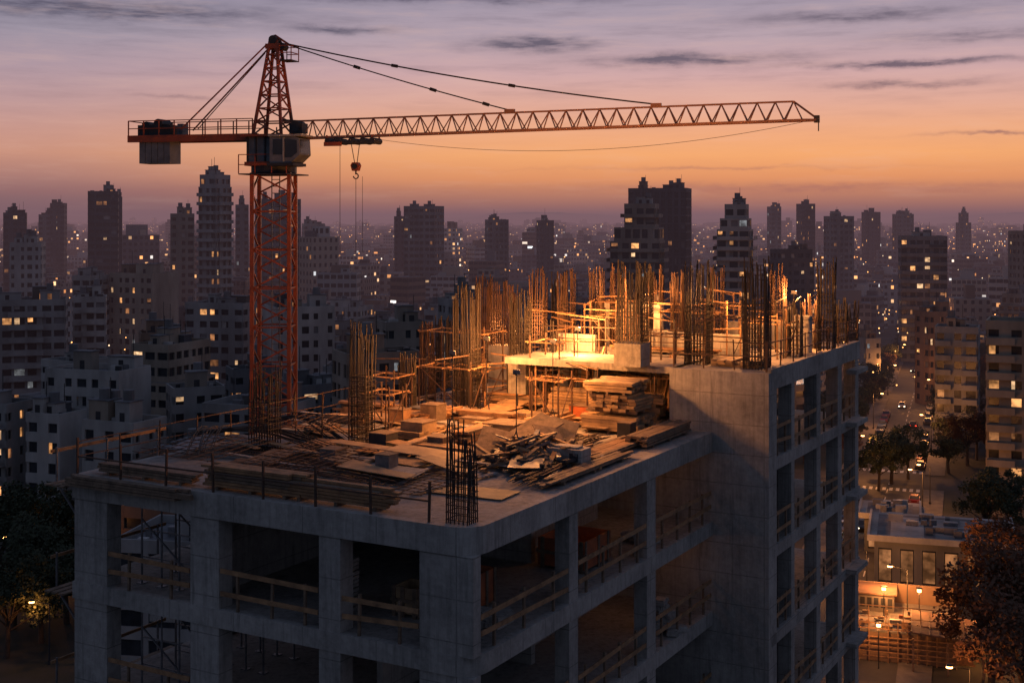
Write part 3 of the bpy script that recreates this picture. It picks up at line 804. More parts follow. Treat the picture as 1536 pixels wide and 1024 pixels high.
def facade_block(m, w, d, z0, h, rr, wk, cw, fh, sill, pier, litp, style, blank=()):
    nf = max(1, int(round((h-z0)/fh))); fh = (h-z0)/nf
    dp = .28
    m.box(-w/2+dp, w/2-dp, -d/2+dp, d/2-dp, z0, h-.05, 'glass')
    for k in range(nf+1):
        zb = z0+k*fh; b0 = zb-.35 if k else zb; b1 = zb+sill if k < nf else h
        if k == nf: b0 = h-.55
        m.box(-w/2, w/2, -d/2, d/2, b0, b1, wk)
    nx = max(2, int(round(w/cw))); ny = max(2, int(round(d/cw))); e = .03
    for (n_, L, horiz) in ((nx, w, True), (ny, d, False)):
        c = L/n_
        for i in range(n_+1):
            pw = pier*(1.7 if i % 3 == 1 and style != 'ribs' else .8)
            x = -L/2+i*c; x0 = max(-L/2+e, x-pw/2); x1 = min(L/2-e, x+pw/2)
            if horiz:
                m.box(x0, x1, -d/2+e, -d/2+dp+.05, z0, h-.1, wk); m.box(x0, x1, d/2-dp-.05, d/2-e, z0, h-.1, wk)
            else:
                m.box(-w/2+e, -w/2+dp+.05, x0, x1, z0, h-.1, wk); m.box(w/2-dp-.05, w/2-e, x0, x1, z0, h-.1, wk)
    for bside in blank:
        if bside == 'L': m.box(-w/2-.02, -w/2+.4, -d/2-.02, d/2+.02, z0, h+.01, wk)
        if bside == 'R': m.box(w/2-.4, w/2+.02, -d/2-.02, d/2+.02, z0, h+.01, wk)
    for k in range(nf):
        zb = z0+k*fh+sill; zt = z0+(k+1)*fh-.35
        run = rr.random() < .07
        for side, n_, L in (('F', nx, w), ('L', ny, d), ('R', ny, d)):
            if side in blank: continue
            c = L/n_
            for i in range(n_):
                r0 = rr.random(); pl = litp*3 if run else litp
                if r0 < pl+.10:
                    x0 = -L/2+i*c+pier*.45; x1 = x0+c-pier*.9
                    if rr.random() < .4: x1 = (x0+x1)/2
                    zz0 = zb+(zt-zb)*rr.choice([0, 0, .0, .35])
                    key = rr.choices(['lit0', 'lit1', 'lit2', 'lit3'], [.38, .22, .34, .06])[0]
                    if r0 > pl: key = 'wall2' if r0 < pl+.06 else 'bag'     # drawn blinds
                    o = dp-.02
                    if side == 'F': m.quad([(x0, -d/2+o, zz0), (x1, -d/2+o, zz0), (x1, -d/2+o, zt), (x0, -d/2+o, zt)], key)
                    elif side == 'L': m.quad([(-w/2+o, -x0, zz0), (-w/2+o, -x1, zz0), (-w/2+o, -x1, zt), (-w/2+o, -x0, zt)], key)
                    else: m.quad([(w/2-o, x0, zz0), (w/2-o, x1, zz0), (w/2-o, x1, zt), (w/2-o, x0, zt)], key)
    if style == 'balcony':
        groups = [(-w/2+.2, -w/2+w*.38), (w/2-w*.38, w/2-.2)] if rr.random() < .6 else [(-w*.22, w*.22)]
        for k in range(1, nf):
            zb = z0+k*fh
            for (x0, x1) in groups:
                m.box(x0, x1, -d/2-1.3, -d/2-.001, zb-.12, zb+.08, wk)
                m.box(x0, x1, -d/2-1.3, -d/2-1.2, zb+.08, zb+1.0, wk if rr.random() < .9 else 'glass')
                m.box(x0, x0+.08, -d/2-1.2, -d/2-.001, zb+.08, zb+1.0, wk)
    if style == 'sidebalc':
        for k in range(1, nf):
            zb = z0+k*fh
            for sx in (-1, 1):
                xa, xb = sorted((sx*w/2, sx*(w/2+1.2)))
                m.box(xa, xb, -d/2+.5, d/2-.5, zb-.12, zb+.08, wk)
                xa, xb = sorted((sx*(w/2+1.1), sx*(w/2+1.2)))
                m.box(xa, xb, -d/2+.5, d/2-.5, zb+.08, zb+.95, wk)
            m.box(-w/2+.3, w/2-.3, -d/2-1.2, -d/2-.001, zb-.12, zb+.08, wk)
            m.box(-w/2+.3, w/2-.3, -d/2-1.2, -d/2-1.1, zb+.08, zb+.9, wk)
def building(name, x, y, w, d, h, rot, style='punch', wall=0, litp=.06, cw=2.7, fh=2.9, sill=1.1, pier=1.2, blank=(), steps=(), seed=None, reg=True, gable=False):
    rr = random.Random(seed if seed is not None else R.random()); m = MB()
    ca, sa = math.cos(rot), math.sin(rot)
    wk = 'wall%d' % wall
    m.xf = lambda X, Y, Z: (x+ca*X-sa*Y, y+sa*X+ca*Y, Z)
    facade_block(m, w, d, 0, h, rr, wk, cw, fh, sill, pier, litp, style, blank)
    m.box(-w/2+.05, w/2-.05, -d/2+.05, d/2-.05, h-.01, h+.003, 'roof')
    if gable:
        e = .5; rh = d*.22
        m.hexa([(-w/2-e, -d/2-e, h+.01), (w/2+e, -d/2-e, h+.01), (w/2+e, d/2+e, h+.01), (-w/2-e, d/2+e, h+.01), (-w/2+w*.2, -.05, h+rh), (w/2-w*.2, -.05, h+rh), (w/2-w*.2, .05, h+rh), (-w/2+w*.2, .05, h+rh)], 'tile')
        m.box(-w*.2, -w*.2+.9, d*.1, d*.1+.9, h, h+rh+1.2, wk)
    elif not steps: roof_stuff(m, w, d, h, rr, wk)
    z = h
    for (f, hh, off) in steps:
        ww2, dd2 = w*f, d*min(1, f+.15)
        base_xf = m.xf
        m.xf = (lambda o, bx: (lambda X, Y, Z: bx(X+o, Y, Z)))(off*w, base_xf)
        facade_block(m, ww2, dd2, z, z+hh, rr, wk, cw, fh, sill, pier, litp, style if f > .6 else 'punch')
        z += hh
        m.box(-ww2/2+.05, ww2/2-.05, -dd2/2+.05, dd2/2-.05, z-.01, z+.003, 'roof')
        if (f, hh, off) == steps[-1]: roof_stuff(m, ww2, dd2, z, rr, wk)
        m.xf = base_xf
    m.obj(name)
    if reg: occupied.append((x, y, math.hypot(w, d)/2*.92))
def tower(name, u0, u1, v, Y, rot=.3, ratio=1.3, **k):
    tot = (u1-u0)/1920*Y; c, s_ = abs(math.cos(rot)), abs(math.sin(rot))
    d = tot/(ratio*c+s_); w = d*ratio
    if k.get('style') == 'sidebalc': w -= 2.0; d -= .6
    x = brg((u0+u1)/2)*Y; h = H+(328-v)/1920*Y
    st = k.get('steps', ())
    h -= sum(q[1] for q in st)
    building(name, x, Y+d*.4, w, d, h, rot, **k)
T = 'high_rise_tower'
tower(T, 127, 176, 290, 520, .25, 1.5, wall=5, litp=.09, style='punch', pier=.5)
tower(T, 172, 183, 298, 560, .25, 1.0, wall=5, litp=.06)
tower(T, 291, 348, 266, 410, -.5, 1.2, wall=0, litp=.05, sill=.9, pier=1.0, style='sidebalc', steps=((.85, 3, 0),))
tower(T, 350, 373, 310, 560, .2, 1.0, wall=2, litp=.07)
tower(T, 376, 451, 302, 500, .2, 1.6, wall=2, litp=.06, pier=.7)
tower(T, 250, 291, 324, 460, .3, 1.2, wall=1, litp=.08)
tower(T, 74, 96, 307, 700, .1, 1, wall=5, litp=.06); tower(T, 57, 76, 324, 700, .1, 1, wall=2, litp=.06)
tower(T, 0, 38, 322, 560, .3, 1.3, wall=5, litp=.06); tower(T, -60, -15, 300, 600, .3, 1.3, wall=2, litp=.05)
tower(T, 605, 665, 312, 580, -.35, 1.4, wall=2, litp=.06, pier=.6); tower(T, 590, 606, 327, 650, .2, 1, wall=5)
tower(T, 727, 763, 332, 640, .3, 1.3, wall=2, litp=.05); tower(T, 805, 831, 333, 660, .3, 1.0, wall=5, litp=.06)
tower(T, 450, 487, 338, 640, .3, 1.2, wall=0, litp=.06)
tower(T, 943, 1042, 286, 450, -.3, 1.7, wall=5, litp=.012, sill=.25, pier=1.2, cw=2.2, style='ribs')
tower(T, 910, 1008, 310, 370, -.25, 1.4, wall=1, litp=.13, style='sidebalc', sill=.9, pier=.8, steps=((.9, 4, .03), (.62, 6, .08)))
tower(T, 1070, 1142, 311, 350, -.3, 1.2, wall=0, litp=.24, style='sidebalc', sill=.8, pier=.6, steps=((.85, 3, .02), (.65, 3, .05)))
tower(T, 1153, 1172, 312, 800, .2, 1, wall=2, litp=.1); tower(T, 1198, 1223, 308, 720, .2, 1, wall=5, litp=.12, style='balcony')
tower(T, 1240, 1282, 327, 600, .3, 1.3, wall=2, litp=.07); tower(T, 1296, 1321, 320, 850, .2, 1.2, wall=5, litp=.07)
tower(T, 1343, 1371, 323, 850, .2, 1.2, wall=2, litp=.07); tower(T, 1438, 1457, 321, 900, .2, 1, wall=2, litp=.05, steps=((.6, 6, 0),))
tower(T, 1352, 1426, 358, 430, -.2, 1.6, wall=2, litp=.28, style='balcony', pier=.7)
tower(T, 1158, 1222, 378, 420, .2, 1.5, wall=5, litp=.04, steps=((.9, 3, 0),)); tower(T, 1526, 1580, 350, 460, .2, 1, wall=1, litp=.08)
AB = 'apartment_building'
tower(AB, -30, 95, 455, 290, .28, 1.8, wall=0, litp=.13, pier=.7, style='balcony')
tower(AB, 100, 158, 450, 310, .28, 1.0, wall=3, litp=.07, style='balcony', pier=.7)
tower(AB, 160, 258, 414, 360, -.4, 1.3, wall=6, litp=.16, pier=1.3, blank=('R',))
tower(AB, 276, 384, 460, 285, -.25, 1.5, wall=0, litp=.24, pier=.9, style='punch')
tower(AB, 385, 500, 466, 265, .42, 1.1, wall=3, litp=.03, blank=('R', 'L'))
tower(AB, 492, 630, 538, 165, .42, 1.5, wall=1, litp=.06, cw=2.2, fh=3.1, sill=.7, pier=.9)
tower('white_building', 62, 212, 562, 200, -.32, 1.6, wall=3, litp=.0, blank=('L', 'R'))
tower(AB, 118, 238, 640, 182, -.42, 1.3, wall=3, litp=.08, blank=('L',))
tower(AB, 36, 116, 628, 190, -.35, 1.0, wall=3, litp=.10, blank=('R',)); tower(AB, -70, 36, 612, 205, -.3, 1.4, wall=0, litp=.14, style='balcony')
tower(AB, 238, 335, 588, 205, .42, 1.2, wall=0, litp=.10); tower(AB, 330, 420, 560, 215, .4, 1.2, wall=2, litp=.12)
tower(AB, 200, 272, 505, 250, .35, 1.4, wall=4, litp=.2); tower(AB, 10, 62, 368, 400, .2, 1.2, wall=3, litp=.02, blank=('L',))
tower(AB, 1485, 1620, 490, 205, -.42, 1.3, wall=6, litp=.26, pier=1.1, style='balcony')
tower(AB, 1405, 1482, 496, 270, -.4, 1.2, wall=0, litp=.1, style='balcony'); tower(AB, 1380, 1432, 472, 330, .3, 1.2, wall=4, litp=.1)
tower(AB, 1290, 1322, 512, 350, .34, 1.2, wall=3, litp=.25)
tower(AB, 655, 740, 455, 240, .4, 1.2, wall=0, litp=.09); tower(AB, 560, 640, 490, 215, .4, 1.2, wall=1, litp=.08)
def low_building(name, u, Y, w, d, h, rot, key, glow):
    x = brg(u)*Y; m = MB(); ca, sa = math.cos(rot), math.sin(rot)
    m.xf = lambda X, Y_, Z: (x+ca*X-sa*Y_, Y+sa*X+ca*Y_, Z)
    m.box(-w/2, w/2, -d/2, d/2, 0, h, key); m.box(-w/2-.9, w/2+.9, -d/2-.9, d/2+.9, h, h+.35, 'wall3')
    m.box(-w/2+.3, w/2-.3, -d/2+.3, d/2-.3, h+.35, h+.36, 'roof')
    for sx in (-1, 1): m.box(sx*(w/2+.75)-.15, sx*(w/2+.75)+.15, -d/2-.9, d/2+.9, h+.35, h+.8, 'wall3')
    m.box(-w/2-.6, w/2+.6, -d/2-.9, -d/2-.6, h+.35, h+.8, 'wall3')
    n = int(w/2.6)
    for i in range(n):
        x0 = -w/2+.5+i*(w-.6)/n
        m.box(x0, x0+1.7, -d/2-.06, -d/2-.01, .6, h-1.0, 'glass')
        if R.random() < glow: m.quad([(x0+.1, -d/2-.07, .8), (x0+1.6, -d/2-.07, .8), (x0+1.6, -d/2-.07, h-1.2), (x0+.1, -d/2-.07, h-1.2)], 'lit2')
    for i in range(16):
        q = R.uniform(.3, 1.0); xx, yy = R.uniform(-w/2+1.5, w/2-1.5), R.uniform(-d/2+1.5, d/2-1.5)
        m.box(xx-q, xx+q, yy-q*.6, yy+q*.6, h+.37, h+.37+R.uniform(.4, 1.1), R.choice(['steel', 'wall2', 'wall3']))
    for i in range(3):
        xx = -w/2+2+i*w/3; m.quad([(xx, -d/2+1, h+.366+i*.003), (xx+w/4, -d/2+1, h+.366+i*.003), (xx+w/4, d/2-1.5, h+.366+i*.003), (xx, d/2-1.5, h+.366+i*.003)], R.choice(['wall2', 'wall3', 'wall0']))
    m.obj(name); occupied.append((x, Y, max(w, d)*.62))
low_building('flat_roof_shop', 1412, 172, 17, 14, 6.0, -.30, 'wall2', .5)
low_building('flat_roof_shop', 1335, 188, 7, 9, 5.0, -.30, 'wall2', .6)
low_building('flat_roof_shop', 1530, 160, 9, 9, 4.5, -.3, 'wall4', .4)
def yard():
    m = MB(); x, Y = brg(1362)*142, 142; ca, sa = math.cos(-.30), math.sin(-.30)
    m.xf = lambda X, Y_, Z: (x+ca*X-sa*Y_, Y+sa*X+ca*Y_, Z)
    m.box(-6, 5, -4, 7, 0, 3.2, 'wall4'); m.box(-6.2, 5.2, -4.2, 7.2, 3.2, 3.4, 'pave')
    for i in range(12): m.box(-6.1+i*1.0, -5.98+i*1.0, -4.4, -4.2, 0, 4.4, 'wood')
    for zz in (.6, 1.1, 1.7, 2.2, 2.7, 3.6, 4.2): m.box(-6.2, 5.2, -4.46, -4.4, zz, zz+.12, 'wood')
    m.box(-6, 5, 6.8, 7.0, 3.4, 5.6, 'wall4'); m.box(5.0, 5.2, -4, 7, 3.4, 4.6, 'wall4')
    m.box(-5.5, -1.5, 2.5, 6.7, 3.4, 5.4, 'wall7'); m.box(-5.8, -1.2, 2.2, 6.79, 5.4, 5.55, 'tile')
    for i in range(5): m.quad([(-5.2+i*.75, 2.48, 3.9), (-4.7+i*.75, 2.48, 3.9), (-4.7+i*.75, 2.48, 5.0), (-5.2+i*.75, 2.48, 5.0)], 'glass')
    for i in range(7): m.beam((-5.9+i*1.8, -4.0, 3.4), (-5.9+i*1.8, -4.0, 6.0), .09, 'wood'); 
    m.beam((-6, -4.0, 6.0), (5, -4.0, 6.0), .09, 'wood'); m.beam((-6, -4.0, 4.8), (5, -4.0, 4.8), .07, 'wood')
    for i in range(45):
        a_, b_2 = R.uniform(-5, 4.4), R.uniform(-3.4, 1.8); q = R.uniform(.12, .6); m.box(a_-q, a_+q, b_2-q*.6, b_2+q*.6, 3.4, 3.4+R.uniform(.15, .9), R.choice(['wood', 'ply', 'steel', 'redcrate', 'wood2', 'dark']))
    m.obj('builders_yard_building')
    m2 = MB(); x2, Y2 = brg(1425)*138, 138
    m2.xf = lambda X, Y_, Z: (x2+ca*X-sa*Y_, Y2+sa*X+ca*Y_, Z)
    m2.hexa([(-4, -4, 4.2), (3.5, -4, 3.6), (3.5, 4, 3.6), (-4, 4, 4.2), (-4, -4, 4.35), (3.5, -4, 3.75), (3.5, 4, 3.75), (-4, 4, 4.35)], 'tile')
    for i in range(9): m2.box(-4+i*.92, -3.9+i*.92, -4.05, 4.05, 4.36-i*.074, 4.45-i*.074, 'wood2')
    for sx in (-3.8, -.3, 3.2):
        for sy in (-3.8, 3.8): m2.box(sx-.1, sx+.1, sy-.1, sy+.1, 0, 3.6, 'wood')
    m2.box(-3.6, 3.2, 3.4, 3.6, 0, 3.4, 'wall4'); m2.box(-3, -1, -1, 1, 0, 1.3, 'wood'); m2.box(0, 2.4, 0, 2, 0, 1.8, 'wood')
    m2.obj('open_shed')
    occupied.append((x, Y, 10)); occupied.append((x2, Y2, 8))
    for (px, py, pz, pw) in ((-2.6, 1.2, 6.3, 1500), (1.2, 1.6, 6.3, 1500), (-3, -6.5, 4.5, 800), (8, -3, 3.2, 700)):
        X_, Y_ = x+ca*px-sa*py, Y+sa*px+ca*py
        lm = MB(); lm.cyl((X_, Y_, 0), (X_, Y_, pz), .06, 'dark', 6); lm.cyl((X_, Y_, pz), (X_, Y_, pz+.35), .22, 'lampw', 10); lm.cyl((X_, Y_, pz+.35), (X_, Y_, pz+.45), .35, 'dark', 10)
        oo = lm.obj('yard_lamp'); add_light('lamp', (X_, Y_, pz-.15), pw, WC, .2, oo)
yard()
# ------------------------------------------------------------ random city
GR = math.atan2(RD.x, RD.y)
def on_road(x, y, r):
    q = Vector((x, y, 0))-RO; s_, n_ = q.dot(RD), q.dot(RN)
    if abs(n_) < 9.5+r and s_ < 700: return True
    if (-5-r < s_ < 5+r or 112-r < s_ < 122+r) and -200 < n_ < 300: return True
    return False
def free(x, y, r):
    if on_road(x, y, r*.75): return False
    for (a_, b_1, c_) in occupied:
        if (x-a_)**2+(y-b_1)**2 < (r+c_)**2*.66: return False
    return True
cell = 16.5; cg, sg = math.cos(-GR), math.sin(-GR)
cnt = 0
for i in range(-80, 80):
    for j in range(0, 52):
        gx, gy = i*cell+(i//3)*8+R.uniform(-2.5, 2.5), j*cell+(j//4)*9+R.uniform(-2.5, 2.5)
        x = cg*gx-sg*gy; y = sg*gx+cg*gy
        if y < 125 or y > 450 or abs(x) > y*.46+10: continue
        t_b = x/y
        if t_b < -.30 and y < 195: continue
        if t_b > .25 and y < 225: continue
        if R.random() < .06: continue
        w, d = R.uniform(8, 16), R.uniform(8, 15)
        if not free(x, y, math.hypot(w, d)*.46): continue
        h = R.choices([6, 9, 12, 15, 18, 21, 25], [4, 6, 6, 5, 4, 2.2, 1])[0]+R.uniform(-1, 1)
        if y < 200: h = min(h, 20)
        st = ((R.uniform(.5, .8), R.choice([2.9, 5.8]), R.uniform(-.1, .1)),) if R.random() < .3 else ()
        building(AB if h > 10 else 'town_house', x, y, w, d, h, -GR+(0 if R.random() < .7 else R.uniform(-.6, .6))+R.uniform(-.05, .05), R.choice(['punch', 'punch', 'balcony', 'sidebalc', 'ribs']), R.choices(range(8), [3, 2.5, 3, 3, 1.5, 1.0, 2.5, 2])[0],
                 R.choice([.02, .06, .1, .18]), cw=R.uniform(1.9, 3.6), sill=R.choice([.8, 1.0, 1.2]), pier=R.uniform(.45, 1.5), blank=R.choice([(), (), ('L',), ('R',), ('L', 'R')]), reg=False, steps=st, gable=(h < 11 and not st and R.random() < .4))
        cnt += 1
print('mid buildings', cnt)
mF, tF, bF = newmat('city_facade')
uvn = tF.new('ShaderNodeUVMap'); uvn.uv_map = 'UVMap'
sp = tF.new('ShaderNodeSeparateXYZ'); tF.l.new(uvn.outputs[0], sp.inputs[0])
at = tF.new('ShaderNodeAttribute'); at.attribute_name = 'seed'; sd = at.outputs['Fac']
fu, fv = tF.m('FRACT', sp.outputs[0]), tF.m('FRACT', sp.outputs[1]); iu, iv = tF.m('FLOOR', sp.outputs[0]), tF.m('FLOOR', sp.outputs[1])
inw = tF.m('MULTIPLY', tF.m('LESS_THAN', tF.m('ABSOLUTE', tF.m('SUBTRACT', fu, .5)), tF.mr(tF.m('FRACT', tF.m('MULTIPLY', sd, 7.3)), 0, 1, .2, .48)), tF.m('LESS_THAN', tF.m('ABSOLUTE', tF.m('SUBTRACT', fv, .58)), .24))
wn = tF.new('ShaderNodeTexWhiteNoise'); tF.l.new(tF.comb(iu, iv, tF.m('MULTIPLY', sd, 531.0)), wn.inputs[0])
lit = tF.m('LESS_THAN', wn.outputs[0], tF.mr(tF.m('FRACT', tF.m('MULTIPLY', sd, 13.7)), 0, 1, .02, .2))
lit = tF.m('MULTIPLY', lit, inw)
wc = tF.ramp(tF.m('FRACT', tF.m('MULTIPLY', wn.outputs[0], 173.0)), [(0, (.9, .33, .10, 1)), (.5, (1, .47, .18, 1)), (.85, (1, .62, .34, 1)), (1, (.8, .82, .85, 1))])
walls = tF.ramp(sd, [(i/7, c+(1,)) for i, c in enumerate([(.34, .335, .33), (.27, .23, .2), (.17, .17, .18), (.43, .415, .40), (.20, .14, .11), (.11, .11, .125), (.36, .30, .25)])], True)
bc = tF.mix(inw, walls, (.03, .033, .04, 1)); tF.l.new(bc, bF.inputs['Base Color'])
tF.l.new(wc, bF.inputs['Emission Color'])
es = tF.m('MULTIPLY', lit, tF.mr(tF.m('FRACT', tF.m('MULTIPLY', wn.outputs[0], 57.0)), 0, 1, .3, 2.4)); tF.l.new(es, bF.inputs['Emission Strength'])
bF.inputs['Roughness'].default_value = .7; mF.cycles.emission_sampling = 'NONE'
M['facade'] = mF
V = []; F = []; MI = []; UV = []; SD = []
def fbox(x, y, w, d, z0, z1, rot, seed, cw=2.8, fh=3.0, plain=False):
    ca, sa = math.cos(rot), math.sin(rot); i = len(V)
    for z in (z0, z1):
        for (X, Y_) in ((-w/2, -d/2), (w/2, -d/2), (w/2, d/2), (-w/2, d/2)): V.append((x+ca*X-sa*Y_, y+sa*X+ca*Y_, z))
    for j in range(4):
        k = (j+1) % 4; L = w if j % 2 == 0 else d; n = max(1, round(L/cw)); fl = max(1, round((z1-z0)/fh))
        o = j*37
        F.append((i+j, i+k, i+4+k, i+4+j)); MI.append(0)
        if plain: UV.extend([(0, 0)]*4)
        else: UV.extend([(o, 0), (o+n, 0), (o+n, fl), (o, fl)])
        SD.append(seed)
    F.append((i+4, i+5, i+6, i+7)); MI.append(1); UV.extend([(0, 0)]*4); SD.append(seed)
def far_ring(y0, y1, cell, jit, hs, ptower):
    n = 0
    R2 = int(y1*.52/cell)+2
    for i in range(-R2*2, R2*2):
        for j in range(0, int(y1*1.3/cell)):
            gx, gy = i*cell+(i//4)*cell*.35, j*cell+(j//5)*cell*.4
            x = cg*gx-sg*gy; y = sg*gx+cg*gy
            x += R.uniform(-jit, jit); y += R.uniform(-jit, jit)
            if y < y0 or y >= y1 or abs(x) > y*.47+15: continue
            if R.random() < .10 or (y < 700 and not free(x, y, cell*.4)): continue
            w, d = cell*R.uniform(.4, .95), cell*R.uniform(.4, .95); s_ = R.random()
            h = max(5, R.gauss(hs[0], hs[1])); rot = -GR+R.gauss(0, .15)+(0 if R.random() < .7 else R.uniform(-.7, .7))
            if R.random() < ptower:
                h = R.uniform(26, 40+y*.003); w = min(w, 15); d = min(d, 13)
            fbox(x, y, w, d, 0, h, rot, s_, R.uniform(2.0, 3.6), R.uniform(2.8, 3.3))
            for q in range(R.randint(1, 3)):
                ww, dd = w*R.uniform(.15, .6), d*R.uniform(.15, .6)
                fbox(x+R.uniform(-.2, .2)*w, y+R.uniform(-.2, .2)*d, ww, dd, h, h+R.uniform(1.2, 5), rot, R.random(), plain=R.random() < .7)
            n += 1
    return n
print('far', far_ring(450, 1000, 18, 4, (14, 6), .02), far_ring(1000, 2200, 25, 5, (15, 7), .015), far_ring(2200, 5200, 46, 12, (18, 7), .015))
me = bpy.data.meshes.new('distant_city_buildings'); me.from_pydata(V, [], F)
me.materials.append(M['facade']); me.materials.append(M['roof'])
me.polygons.foreach_set('material_index', MI)
uvl = me.uv_layers.new(name='UVMap'); uvl.data.foreach_set('uv', [c for p in UV for c in p])
a_ = me.attributes.new('seed', 'FLOAT', 'FACE'); a_.data.foreach_set('value', SD); me.update()
o = bpy.data.objects.new('distant_city_buildings', me); sc.collection.objects.link(o)
hm = MB(); pr = None
for i in range(121):
    x = -4500+i*75; zz = 48+18*(math.sin(i*.13)+.6*math.sin(i*.31+1))+R.uniform(-3, 3)
    if x > -200: zz += 14
    if pr: hm.quad([(pr[0], 7600, -5), (x, 7600, -5), (x, 8200, zz), (pr[0], 8200, pr[1])], 'leaf')
    pr = (x, zz)
hm.obj('hills')
M['pt0'] = mat_emit('distant_sodium_light', (1, .40, .11), 5); M['pt1'] = mat_emit('distant_white_light', (1, .7, .42), 3)
dl = MB()
def octa(m, c, r, key):
    i = len(m.v); x, y, z = c
    m.v += [(x+r, y, z), (x-r, y, z), (x, y+r, z), (x, y-r, z), (x, y, z+r), (x, y, z-r)]
    for f in ((0, 2, 4), (2, 1, 4), (1, 3, 4), (3, 0, 4), (2, 0, 5), (1, 2, 5), (3, 1, 5), (0, 3, 5)): m.f.append(tuple(i+q for q in f)); m.mi.append(m.mat(key))
for i in range(2300):
    y = 300*(17**R.random()); x = y*R.uniform(-.43, .43)
    octa(dl, (x, y, R.uniform(9, 26) if y > 700 else R.uniform(7, 16)), .10+.00032*y*R.uniform(.4, 1.2), 'pt0' if R.random() < .85 else 'pt1')
dl.obj('distant_city_lights')

# ------------------------------------------------------------ trees
def tree_mesh(seed, leaf, n=5200, hgt=11, cr_=4.2):
    rr = random.Random(seed); m = MB()
    m.cyl((0, 0, 0), (.15, .1, hgt*.4), .32, 'bark', 8, .2)
    cl = []
    for i in range(13):
        th = i*2.4+rr.uniform(-.3, .3); r = cr_*rr.uniform(.25, .85); zz = hgt*rr.uniform(.45, .9)
        e = (math.cos(th)*r, math.sin(th)*r, zz); m.cyl((.1, .1, hgt*rr.uniform(.25, .42)), e, .12, 'bark', 5, .03)
        cl.append((e, rr.uniform(.9, 1.9)))
    for i in range(16):
        th = rr.uniform(0, 6.28); r = cr_*math.sqrt(rr.random()); zz = hgt*(.42+.55*rr.random()*(1-(r/cr_)**2*.6)); cl.append(((math.cos(th)*r, math.sin(th)*r, zz), rr.uniform(.7, 1.5)))
    for i in range(n):
        (c, r) = cl[rr.randrange(len(cl))]
        d = Vector((rr.gauss(0, 1), rr.gauss(0, 1), rr.gauss(0, .75))).normalized()*r*(rr.random()**.45)
        p = Vector(c)+d; s_ = rr.uniform(.12, .26)
        a1 = Vector((rr.gauss(0, 1), rr.gauss(0, 1), rr.gauss(0, .6))).normalized(); a2 = a1.orthogonal().normalized()
        m.quad([p-a1*s_, p-a2*s_*.6, p+a1*s_, p+a2*s_*.6], leaf)
    return m.mesh('tree_mesh')
TM = [tree_mesh(1, 'leaf'), tree_mesh(2, 'leaf'), tree_mesh(3, 'leaf2'), tree_mesh(4, 'leaf', 4200, 9, 3.4)]
def tree(x, y, k=None, s_=1.0):
    o = bpy.data.objects.new('tree', TM[R.randrange(4) if k is None else k]); sc.collection.objects.link(o)
    o.location = (x, y, 0); o.rotation_euler = (0, 0, R.uniform(0, 6.28)); o.scale = (s_*R.uniform(.9, 1.15), s_*R.uniform(.9, 1.15), s_*R.uniform(.85, 1.1))
for (u, Y, k, s_) in ((1488, 130, 2, 1.25), (1545, 133, 2, 1.4), (1510, 150, 2, 1.1), (1535, 120, 2, 1.1), (1337, 232, 3, 1.05), (1318, 226, 0, .9), (1362, 236, 0, .9), (1480, 190, 0, 1.0), (1510, 195, 1, 1.1),
                      (20, 150, 0, 1.3), (62, 145, 0, 1.1), (100, 152, 1, 1.1), (-10, 160, 1, 1.4), (45, 168, 0, 1.2), (85, 172, 0, 1.1), (10, 140, 1, 1.1), (70, 160, 1, 1.2), (30, 178, 3, 1.1), (105, 176, 0, 1.0)):
    tree(brg(u)*Y, Y, k, s_)
for i in range(70):
    u, Y = R.uniform(1290, 1560), R.uniform(240, 430)
    x = brg(u)*Y
    if on_road(x, Y, -1.0) or any((x-a)**2+(Y-b)**2 < (c*.9)**2 for a, b, c in occupied): continue
    tree(x, Y, None, R.uniform(.8, 1.2))
sp_ = -100
while sp_ < 420:
    for sgn in (-1, 1):
        if R.random() < .65 and abs(sp_) > 14:
            q = RP(sp_, sgn*9.2, 0)
            if q.y > 255: tree(q.x, q.y, None, R.uniform(.5, .75))
    sp_ += 12
for i in range(100):
    Y = R.uniform(190, 450); x = Y*R.uniform(-.42, .27)
    if on_road(x, Y, -2): continue
    tree(x, Y, None, R.uniform(.7, 1.15))
# ------------------------------------------------------------ street lamps
def lamp_post(x, y, dx, dy, hh=8.0, pw=700):
    m = MB(); m.cyl((x, y, 0), (x, y, hh), .1, 'dark', 7, .06); m.beam((x, y, hh), (x+dx*1.8, y+dy*1.8, hh+.3), .08, 'dark')
    e = (x+dx*1.9, y+dy*1.9, hh+.28); m.cyl((e[0], e[1], e[2]-.12), (e[0], e[1], e[2]+.04), .3, 'lampw', 8); m.cyl((e[0], e[1], e[2]+.05), (e[0], e[1], e[2]+.2), .34, 'dark', 8, .2)
    m.cyl((x, y, 0), (x, y, .5), .2, 'dark', 8)
    o = m.obj('street_lamp'); add_light('lamp', (e[0], e[1], e[2]-.4), pw, WC, .2, o)
for i, s_ in enumerate(range(-92, 250, 30)):
    sgn = -1 if i % 2 else 1
    q = RP(s_, sgn*6.6, 0); lamp_post(q.x, q.y, -RN.x*sgn, -RN.y*sgn, 8, 3400)
for (u, Y, pw) in ((74, 138, 350), (28, 166, 350), (1455, 118, 1300), (1300, 160, 1200), (1395, 215, 900), (104, 165, 400), (1500, 140, 900)):  # lamp by the right-hand trees is added to redden their leaves
    lamp_post(brg(u)*Y, Y, -1, 0, 6.5, pw)
for n_ in (-40, 30, 60):
    q = RP(5.8, n_, 0); lamp_post(q.x, q.y, -RD.x, -RD.y, 7.5, 1800)
